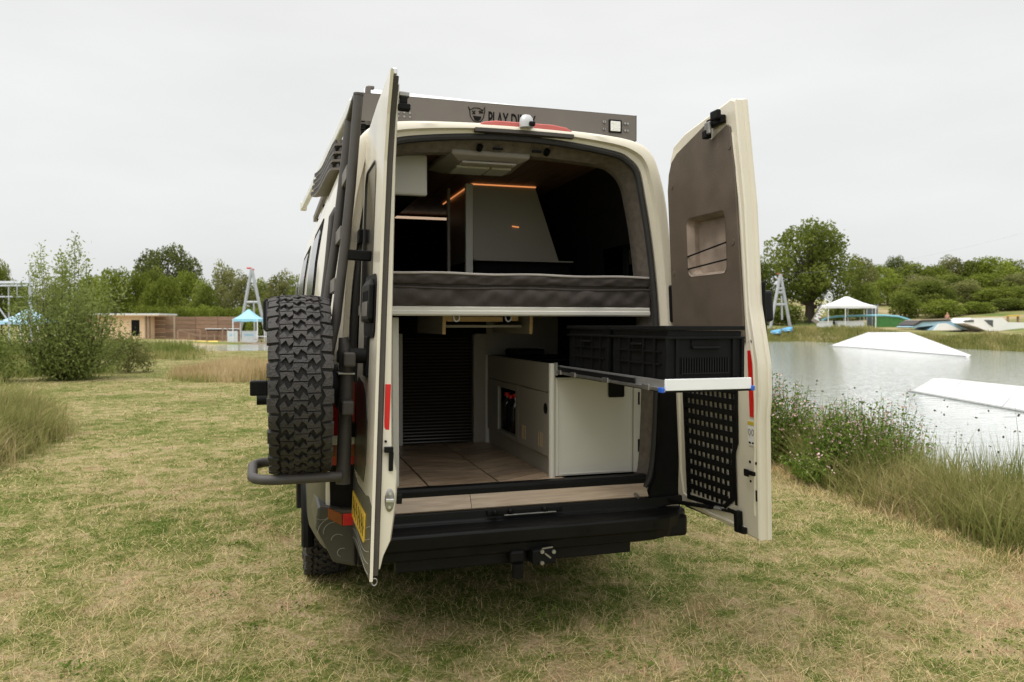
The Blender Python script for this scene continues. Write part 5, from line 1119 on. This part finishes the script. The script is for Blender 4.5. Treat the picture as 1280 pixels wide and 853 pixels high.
# left dock with fence, kiosk, gazebo, rails
dk = oriented('dock', 'timber dock in front of the boarded fence across the pond', 'dock', 290, 79.5, zat(430, 79.5)); dw = pxm(1, 80)
for k in range(14): MB().box(-22 * dw + k * 6.6 * dw, -22 * dw + k * 6.6 * dw + 6.4 * dw, -.3, 4.2, -.02, .14).build('deck_board', M['deck'], dk)
for x in (-20, -4, 12, 28, 44, 60): MB().box(x * dw - .08, x * dw + .08, -.2, 0, -.9, -.02).build('pile', M['rail'], dk)
MB().box(-22 * dw, 70 * dw, -.34, -.30, -.18, -.03).build('fascia', M['green'], dk)
fl = oriented('float_boom', 'yellow floating boom along the waterline left of the dock', 'floating boom', 190, 79, -.32)
for k in range(12):
    x = (-90 + k * 14.4) * dw; MB().tube([(x, 0, 0), (x + .1, 0, 0), (x + 13.2 * dw, 0, 0), (x + 13.8 * dw, 0, 0)], [.12, .27, .27, .12], 10).build('float', M['tank'], fl, smooth=True)
fn = oriented('boarded_fence', 'brown boarded fence of wide planks behind the dock', 'fence', 243, 85, zat(426, 85)); fw_ = pxm(1, 85)
for p_ in range(4):
    for k in range(6):
        hh_ = (zat(396, 85) - zat(426, 85)) / 6; x = (-53 + p_ * 27.5) * fw_; MB().box(x, x + 27 * fw_, .0, .045, k * hh_ + .015, (k + 1) * hh_ - .012).build('board', M['fence'], fn)
for p_ in range(5): x = (-53.3 + p_ * 27.5) * fw_; MB().box(x - .07, x + .07, .05, .17, 0, 6 * hh_ + .06).build('post', M['fence'], fn)
ps = oriented('timber_post', 'pale upright post in front of the boarded fence', 'post', 218, 82, zat(428, 82)); MB().cyl((0, 0, -.3), (0, 0, zat(395, 82) - zat(428, 82)), .09, 8).build('pole', M['deck'], ps)
rl_ = oriented('handrail', 'timber ramp handrail in front of the boarded fence', 'handrail', 250, 81, zat(429, 81)); u = pxm(1, 81)
for x, h in ((-28, 1.35), (-14, .95), (0, 1.35), (18, .9), (28, 1.55), (34, 1.5)): MB().box(x * u - .07, x * u + .07, 0, .14, -.2, h).build('post', M['rail'], rl_)
MB().bar((-28 * u, .07, 1.35), (0, .07, .68), .09, .14).build('rail', M['rail'], rl_); MB().bar((0, .07, .70), (34 * u, .07, .74), .09, .12).build('rail', M['rail'], rl_); MB().bar((-28 * u, .10, 1.38), (0, .10, 1.36), .09, .10).build('rail', M['rail'], rl_)
tbk = oriented('high_table', 'long grey-topped counter on the dock beside the fence', 'table', 268, 83, zat(428, 83)); MB().box(-12 * u, 30 * u, 0, .8, 1.38, 1.46).build('table_top', M['greyfab'], tbk); MB().box(-11 * u, 28 * u, .1, .7, 1.22, 1.36).build('apron', M['black'], tbk)
for x in (-11, 9, 27): MB().box(x * u, x * u + .1, .1, .2, 0, 1.22).build('leg', M['rail'], tbk)
ks = oriented('kiosk', 'pale timber kiosk with flat roof half hidden by the willow', 'kiosk', 150, 84, zat(428, 84)); u = pxm(1, 84); H = zat(394, 84) - zat(428, 84)
q = MB()
for a in ((-40, 14, 0, 12), (24, 44, 0, 12), (14, 24, 0, 3), (14, 24, 11, 12)): pass
wl_ = MB(); wl_.box(-40 * u, 14 * u, 0, .12, 0, H).box(24.5 * u, 38 * u, 0, .12, 0, H).box(14 * u, 24.5 * u, 0, .12, 0, H * .22).box(14 * u, 24.5 * u, 0, .12, H * .82, H).box(38 * u - .12, 38 * u, .12, 3.5, 0, H).box(-40 * u, -40 * u + .12, .12, 3.5, 0, H).box(-40 * u, 38 * u, 3.5, 3.6, 0, H); wl_.build('wall', M['pinkwood'], ks, weld=False)
MB().box(14 * u, 24.5 * u, .05, .08, H * .22, H * .82).build('window', M['black'], ks); MB().box(-46 * u, 52 * u, -.6, 4, H, H + .16).build('roof', M['greyfab'], ks); MB().box(-45 * u, 51 * u, -.55, 3.9, H - .12, H).build('fascia', M['pinkwood'], ks)
for x in (33, 37.5): MB().box(x * u - .08, x * u + .08, -.16, -.02, 0, H - .12).build('post', M['rail'], ks)
def gazebo(name, label, px, d, base, eave, top, wpx, m, dep, legs, rz=0):
    z0 = zat(base, d); t = oriented(name, label, 'gazebo', px, d, z0, rz=rz); w = pxm(wpx, d) / 2; He = zat(eave, d) - z0; Ht = zat(top, d) - z0; q = MB(); rows = []
    for k in range(9):
        f = k / 8; s_ = 1 - f * (.94 if dep < 1 else .86); z = He + (Ht - He) * (f ** 1.35 if f < 1 else 1)
        rows.append([(sx * w * s_ * (1 if k else 1.01), sy * w * dep * s_, z) for sx, sy in ((-1, -1), (-.5, -1), (0, -1), (.5, -1), (1, -1), (1, 0), (1, 1), (0, 1), (-1, 1), (-1, 0))])
    q.loft(rows, closed=True); q.face([q.P(p) for p in rows[-1]]); q.build('canopy', m, t, smooth=True)
    v = MB(); v.loft([[(p[0], p[1], He - .30 + (.05 if i % 2 else 0)) for i, p in enumerate(rows[0])], [(p[0], p[1], He + .005) for p in rows[0]]], closed=True).build('valance', m, t)
    for x, y in legs: MB().cyl((x * w * .97, y * w * dep * .97, -.4), (x * w * .97, y * w * dep * .97, He), .055, 8).build('leg', M['greyfab'], t)
    return t, w
g1, w1 = gazebo('gazebo', 'small light blue pop-up gazebo on the dock left of the van', 311, 81, 429, 399, 387, 31, M['skyblue'], .9, ((-1, -1), (1, -1), (-1, 1), (1, 1)))
u = pxm(1, 81)
for x0, x1, lab in ((-27, -14, 'white banner panel left of the blue gazebo'), (-9, 10, 'white printed banner panel under the blue gazebo')):
    b_ = oriented('banner_panel', lab, 'banner', 311, 80.6, zat(429.5, 80.6), 'white banner panels on the dock'); MB().box(x0 * u, x1 * u, 0, .06, .05, 1.28).build('sheet', M['banner'], b_)
    MB().box((x0 + 3) * u, (x1 - 4) * u, -.006, -.002, .75, .98).build('print', M['rampblue'], b_)
pt_ = oriented('picnic_table', 'timber picnic table on the dock beside the van mirror', 'picnic table', 332, 80, zat(430, 80)); u = pxm(1, 80)
MB().box(-12 * u, 12 * u, 0, .8, .72, .78).build('table_top', M['greyfab'], pt_); MB().box(-12 * u, 12 * u, -.6, -.3, .42, .47).build('bench', M['deck'], pt_); MB().box(-12 * u, 12 * u, 1.1, 1.4, .42, .47).build('bench', M['deck'], pt_)
for x in (-9, 9): MB().bar((x * u, -.5, 0), (x * u, .5, .72), .1, .1).build('leg', M['rail'], pt_); MB().bar((x * u, 1.3, 0), (x * u, .3, .72), .1, .1).build('leg', M['rail'], pt_)
gb, wgb = gazebo('gazebo', 'pale blue tent roof seen through the bush at the left edge', 36, 72, 428, 402, 386, 50, M['rampblue'], .9, ((-1, -1), (1, -1), (-1, 1), (1, 1)))
gt = oriented('gantry', 'grey pipe gantry with long horizontal beams at the left edge', 'gantry', 20, 60, zat(428, 60)); u = pxm(1, 60); z_ = lambda py: zat(py, 60) - zat(428, 60)
for k, (yy, zz) in enumerate(((0, 354), (.9, 352), (.4, 357))): MB().tube([(-60 * u, yy, z_(zz)), (26 * u, yy, z_(zz))], .07, 8).build('beam', M['galv'], gt)
MB().tube([(-60 * u, .2, z_(371)), (12 * u, .2, z_(371))], .05, 8).build('beam', M['galv'], gt); MB().tube([(18 * u, 0, -.5), (18 * u, 0, z_(345))], .10, 8).build('post', M['galv'], gt); MB().tube([(-14 * u, .5, -.5), (-14 * u, .5, z_(356))], .05, 8).build('post', M['galv'], gt)
MB().tube([(-30 * u, 0, z_(372)), (-12 * u, 0, z_(398))], .06, 8).build('brace', M['galv'], gt); MB().tube([(2 * u, 0, z_(356)), (2 * u, 0, z_(371))], .04, 6).build('strut', M['galv'], gt)

# right bank: white gazebo, flag, windbreak, arc, ramps, boats, person
DW = 96
g2, w2 = gazebo('gazebo', 'white peaked gazebo across the pond right of the van', 1058, DW, 409, 383, 371, 60, M['greyfab'], .55, ((-1, -1), (-.28, -1), (1, -1), (-1, 1), (.3, 1), (1, 1)))
u = pxm(1, DW)
for x0, x1, lab in ((-34, -17, 'low white counter left of the white gazebo leg'), (-11, 22, 'long low white counter under the white gazebo')):
    b_ = oriented('counter', lab, 'counter', 1058, DW - .8, far_z(1058, DW - .8) - .05, 'white counters by the gazebo'); MB().box(x0 * u, x1 * u, 0, .7, 0, .80).build('front', M['banner'], b_); MB().box(x0 * u - .05, x1 * u + .05, -.06, .76, .80, .86).build('top', M['greyfab'], b_)
cr_ = oriented('chair', 'dark folding chair between the counters of the white gazebo', 'chair', 1045, DW, far_z(1045, DW)); MB().box(-.25, .25, -.25, .25, .42, .47).build('seat', M['black'], cr_); MB().box(-.25, .25, .22, .27, .47, .95).build('backrest', M['black'], cr_)
for x in (-.22, .22):
    for y in (-.22, .22): MB().box(x - .02, x + .02, y - .02, y + .02, 0, .42).build('leg', M['black'], cr_)
wb = oriented('windbreak', 'dark grey mesh windbreak beside the white gazebo', 'windbreak', 1091, DW + 3, far_z(1091, DW + 3)); MB().box(-8 * u, 6 * u, 0, .03, 0, zat(381, 99) - far_z(1091, 99)).build('mesh', M['net'], wb)
for x in (-8, -1, 6): MB().cyl((x * u, -.05, -.2), (x * u, -.05, 2.75), .05, 8).build('pole', M['galv'], wb)
ff = oriented('feather_flag', 'tilted grey and white feather flag left of the white gazebo', 'flag', 1012.5, DW - 3, zat(404, DW - 3)); u = pxm(1, DW - 1); tilt = R(30)
L2 = 43 * u; wf = 9.5 * u
def tlt(p, y): return (p[0] * math.cos(tilt) + p[1] * math.sin(tilt), y, p[1] * math.cos(tilt) - p[0] * math.sin(tilt) + .25)
def FQ(): q = MB(); q.T = lambda p: tlt((p[0], p[2]), p[1]); return q
fo = [(.10, .1)] + [(.10, f * L2) for f in np.linspace(.1, 1, 8)] + [(.10 + wf * math.sin(t), L2 * (.86 + .14 * math.cos(t))) for t in np.linspace(.25, math.pi / 2, 6)] + [(.10 + wf, .35), (.10 + wf * .8, .1)]
FQ().prism([p for p in fo if p[1] <= L2 * .74] + [], 'y', -.01, .01).build('flag_cloth', M['ac'], ff)
FQ().prism([(.10, L2 * .742)] + [p for p in fo if p[1] > L2 * .742] + [(.10 + wf, L2 * .742)], 'y', -.01, .01).build('flag_top', M['greyfab'], ff)
FQ().tube([(.06, 0, -.5), (.06, 0, L2 * .5), (.08, 0, L2)], .03, 8).build('pole', M['black'], ff)
tx_ = text('MYSTIC', 'lettering', M['white'], None, (0, 0, 0), (0, 0, 0), wf * 1.0, 1, .004, .02)
w_t = max(v.co.x for v in tx_.data.vertices)
for v in tx_.data.vertices: x, y = v.co.x, v.co.y; v.co = tlt((.10 + wf * .86 - y, .45 + x * (L2 * .66 / w_t)), -.02 - v.co.z)
tx_.parent = ff
q = FQ(); a0 = L2 * .78; a1 = a0 + wf * .75
for a in ((.2, .28, a0, a1), (wf - .08, wf, a0, a1), (.28, wf - .08, a0, a0 + .08), (.28, wf - .08, a1 - .08, a1), (.4, wf - .2, a0 + .2, a1 - .2)): q.box(a[0], a[1], -.016, -.012, a[2], a[3])
setting(q.build('flag_emblem', M['net'], ff, weld=False), 'stuff')
ar = oriented('arched_rail', 'light blue arched pipe rail with green side behind the gazebo', 'pipe rail', 1085, 97, far_z(1085, 97) - .1); u = pxm(1, 97); zb = far_z(1085, 97) - .1
arc = [(-58, 401), (-50, 397.5), (-38, 395.8), (-10, 394.8), (20, 394.6), (38, 396), (50, 399.5), (60, 404.5)]
MB().tube([(x * u, 0, zat(py, 97) - zb) for x, py in arc], pxm(1.3, 97), 8).build('pipe', M['bluetube'], ar, smooth=True)
MB().prism([(8 * u, -.2)] + [(x * u, zat(py + 1.0, 97) - zb) for x, py in ((8, 395.4), (20, 395), (38, 396.5), (50, 400), (58, 404.5))] + [(58 * u, -.2)], 'y', .02, .1).build('side_panel', M['green'], ar)
for x in (-50, -30, -10, 10): MB().cyl((x * u, 0, -.3), (x * u, 0, zat(395.5, 97) - zb), .06, 6).build('leg', M['galv'], ar)
def ramp(name, label, d, px, base_py, shapes, depth):
    z0 = zat(base_py, d); t = oriented(name, label, 'ramp', px, d, z0, 'wakeboard ramps'); u = pxm(1, d)
    for nm, m, pts, y0, y1 in shapes: MB().prism([((x - px) * u, zat(py, d) - z0) for x, py in pts], 'y', y0, y1).build(nm, M[m], t)
    return t
ramp('kicker_ramp', 'dark-decked kicker ramp with pale blue sides on the far bank', 88, 1175, 412, [('side', 'rampblue', [(1138, 409), (1143, 407.5), (1152, 402.5), (1188, 401.5), (1209, 412), (1160, 413), (1168, 407), (1140, 410)], 0, 3.4), ('deck', 'rampdark', [(1141, 406.5), (1150, 400.6), (1187, 399.6), (1190, 401.3), (1153, 402.4), (1144, 407.2)], -.12, 3.55), ('curb', 'deck', [(1150, 400.6), (1187, 399.6), (1187, 399.0), (1151, 400)], -.1, 3.5), ('face', 'shell', [(1166, 413), (1172, 405), (1181, 404.2), (1201, 413)], -.25, -.02)], 3.4)
ramp('roll_ramp', 'white rolling ramp with brown edge beside the dark kicker', 90, 1210, 412, [('side', 'shell', [(1186, 399), (1194, 400), (1215, 406), (1241, 412.5), (1206, 412.5), (1190, 402)], 0, 3), ('edge', 'deck', [(1188, 401), (1206, 406), (1228, 413), (1212, 413), (1195, 406)], -.06, -.01)], 3)
ramp('long_ramp', 'long white ramp with grey triangular windows on the far bank', 86, 1250, 413, [('side', 'shell', [(1205, 404), (1211, 399.5), (1214, 397.6), (1253, 397.4), (1260, 403), (1330, 404.5), (1345, 414), (1234, 414), (1222, 409)], 0, 3.5), ('window', 'net', [(1230, 400.2), (1241, 400.2), (1241, 409), (1236, 405.8)], -.04, -.01), ('window', 'net', [(1202, 402.8), (1206, 400.4), (1217, 400.2), (1217, 402.8)], -.04, -.01)], 3.5)
bn = oriented('bench', 'yellow bench beside the long white ramp', 'bench', 1266, 93, far_z(1266, 93)); MB().box(-.7, .7, -.2, .2, .95, 1.1).build('seat', M['tank'], bn)
for x in (-.6, .6): MB().box(x - .06, x + .06, -.15, .15, 0, .95).build('leg', M['rail'], bn)
for k, (px, w_, lab) in enumerate(((970, 13, 'blue covered boat lying nearest the van door on the far bank'), (984, 14, 'blue covered boat under the right leg of the pylon'))):
    b_ = oriented('boat', lab, 'boat', px, 93 + k, far_z(px, 93 + k), 'blue covered boats on the far bank'); L = pxm(w_, 93) / 2
    MB().loft([[(x * L, y * .55 * (1 - abs(x) ** 2.4) + .02 * y, z * (.55 + .1 * x)) for y, z in ((-1, .3), (-.9, .75), (0, 1.15), (.9, .75), (1, .3), (0, .0))] for x in np.linspace(-1, 1, 9)], closed=True, cap=True).build('hull_cover', M['boat'], b_, smooth=True)
    MB().tube([(-L, -.02, .30), (0, -.6, .26), (L, -.02, .34)], .05, 6).build('gunwale', M['greyfab'], b_)
# person sitting up behind the kicker
pr_ = oriented('person', 'person in dark shorts with bare shoulders beyond the kicker ramp', 'person', 1184, 96, zat(391, 96) - 1.68)
bm = bmesh.new(); sv = bm.verts.layers.skin.verify()
J = {'pel': (0, 0, .92, .13), 'wa': (0, 0, 1.08, .115), 'ch': (0, .01, 1.28, .145), 'nk': (0, 0, 1.43, .06), 'hd': (0, -.01, 1.56, .092), 'ht': (0, -.01, 1.62, .07)}
for s_, n_ in ((-1, 'l'), (1, 'r')): J.update({'sh' + n_: (s_ * .17, .01, 1.37, .062), 'el' + n_: (s_ * .25, .03, 1.12, .042), 'wr' + n_: (s_ * .20, -.12, .95, .030), 'ha' + n_: (s_ * .17, -.17, .90, .036), 'hi' + n_: (s_ * .10, 0, .86, .088), 'kn' + n_: (s_ * .11, -.02, .48, .058), 'an' + n_: (s_ * .11, .02, .09, .040), 'to' + n_: (s_ * .13, -.13, .035, .034)})
vt = {}
for k, (x, y, z, r_) in J.items(): v = bm.verts.new((x, y, z)); v[sv].radius = (r_, r_); vt[k] = v
vt['pel'][sv].use_root = True
for a, b in [('pel', 'wa'), ('wa', 'ch'), ('ch', 'nk'), ('nk', 'hd'), ('hd', 'ht')] + [(a + n_, b + n_) for n_ in 'lr' for a, b in (('sh', 'el'), ('el', 'wr'), ('wr', 'ha'), ('hi', 'kn'), ('kn', 'an'), ('an', 'to'))] + [('ch', 'shl'), ('ch', 'shr'), ('pel', 'hil'), ('pel', 'hir')]: bm.edges.new((vt[a], vt[b]))
me = bpy.data.meshes.new('body'); bm.to_mesh(me); bm.free(); me.materials.append(M['skin']); bo = bpy.data.objects.new('body', me); COL.objects.link(bo); bo.parent = pr_
bo.modifiers.new('skin', 'SKIN').use_smooth_shade = True; bo.modifiers.new('sub', 'SUBSURF').levels = 2
MB().ball((0, .015, 1.605), .098, 12, 8, (1, 1.05, 1)).build('hair', M['hair'], pr_, smooth=True)
MB().loft([[(r_ * math.cos(a), .8 * r_ * math.sin(a), z) for a in np.linspace(0, 2 * math.pi, 14, False)] for r_, z in ((.20, .62), (.205, .75), (.20, .9), (.165, 1.0))], closed=True).build('shorts', M['shorts'], pr_, smooth=True)
# two white ramps floating in the pond
def pond_ramp(name, label, pts_front, ridge, back):
    t = thing(name, label, 'ramp', tuple(pts_front[0][:2]) + (WATER_Z,), group='white ramps in the pond'); o_ = Vector(t.location)
    q = MB(); q.T = lambda p: Vector(p) - o_
    q.loft([pts_front, ridge, back]); n = len(pts_front)
    q.face([q.P(pts_front[0]), q.P(ridge[0]), q.P(back[0])]); q.face([q.P(pts_front[-1]), q.P(ridge[-1]), q.P(back[-1])])
    q.build('deck', M['ramp'], t, bevel=.03); return t
def wpt(px, py, z=WATER_Z - .12):
    r_ = FW * FPX + RT * (px - 640) - UP * (py - 426.5); return Vector(CAM + r_ * ((WATER_Z - CAM[2]) / r_[2])) + Vector((0, 0, z - WATER_Z))
def up_to(p, py): k = (p - Vector(CAM)); dd = k.dot(Vector(FW)); return Vector((p.x, p.y, zat(py, dd)))
A = [wpt(1037, 432.5), wpt(1047, 433.4), wpt(1084, 436), wpt(1207, 446)]; off = Vector((4.0, -1.5, 0))
rg_ = [up_to(A[0] + off * .06, 431.3), up_to(A[1] + off * .62, 415.6), up_to(A[2] + off * .62, 415.4), up_to(A[3] + off * .06, 444.2)]
k1 = pond_ramp('kicker_ramp', 'white table-top kicker floating in the pond near the far bank', A, rg_, [rg_[0] + off * .02, rg_[1] + off * .16, rg_[2] + off * .16, rg_[3] + off * .02])
B = [wpt(1136, 490), wpt(1143, 491), wpt(1280, 516), wpt(1340, 527)]; o2 = Vector((1.15, -.42, 0))
rg2 = [up_to(B[0] + o2 * .06, 489), up_to(B[1] + o2 * .42, 473), up_to(B[2] + o2 * .42, 488), up_to(B[3] + o2 * .42, 495)]
k2 = pond_ramp('slider_ramp', 'long low white slider floating in the pond at the right edge', B, rg2, [rg2[0] + o2 * .02] + [p + o2 * .25 for p in rg2[1:]])
M['seam'] = mat('grey_seam', (.30, .31, .30), .6, var=.2)
for t_, F_, G_, n_ in ((k1, A, rg_, 3), (k2, B, rg2, 2)):
    o_ = Vector(t_.location)
    for k in range(n_):
        f = (k + .6) / n_; a = F_[1].lerp(F_[2], f) - o_; b = G_[1].lerp(G_[2], f) - o_; MB().bar(a + Vector((0, 0, .012)), b + Vector((0, 0, .006)), .008, .008).build('seam', M['seam'], t_)
    MB().tube([p - o_ + Vector((0, 0, .14)) for p in F_], .035, 5).build('waterline_trim', M['seam'], t_)
# the aerial cable of the ski lift
cb = thing('cable', 'thin steel cable strung high over the far trees at the right', 'cable', tuple(at(975, 343, 96))); a0 = Vector(at(975, 343, 96)); a1 = Vector(at(1420, 250, 60))
MB().tube([a0.lerp(a1, f) - a0 - Vector((0, 0, 1.2 * 4 * f * (1 - f))) for f in np.linspace(0, 1, 12)], .006, 5).build('wire', M['galv'], cb)
for o_ in list(bpy.data.objects):
    if o_.name not in COL.objects: continue
    if o_.type == 'EMPTY' and not o_.children and o_.parent is None: bpy.data.objects.remove(o_)
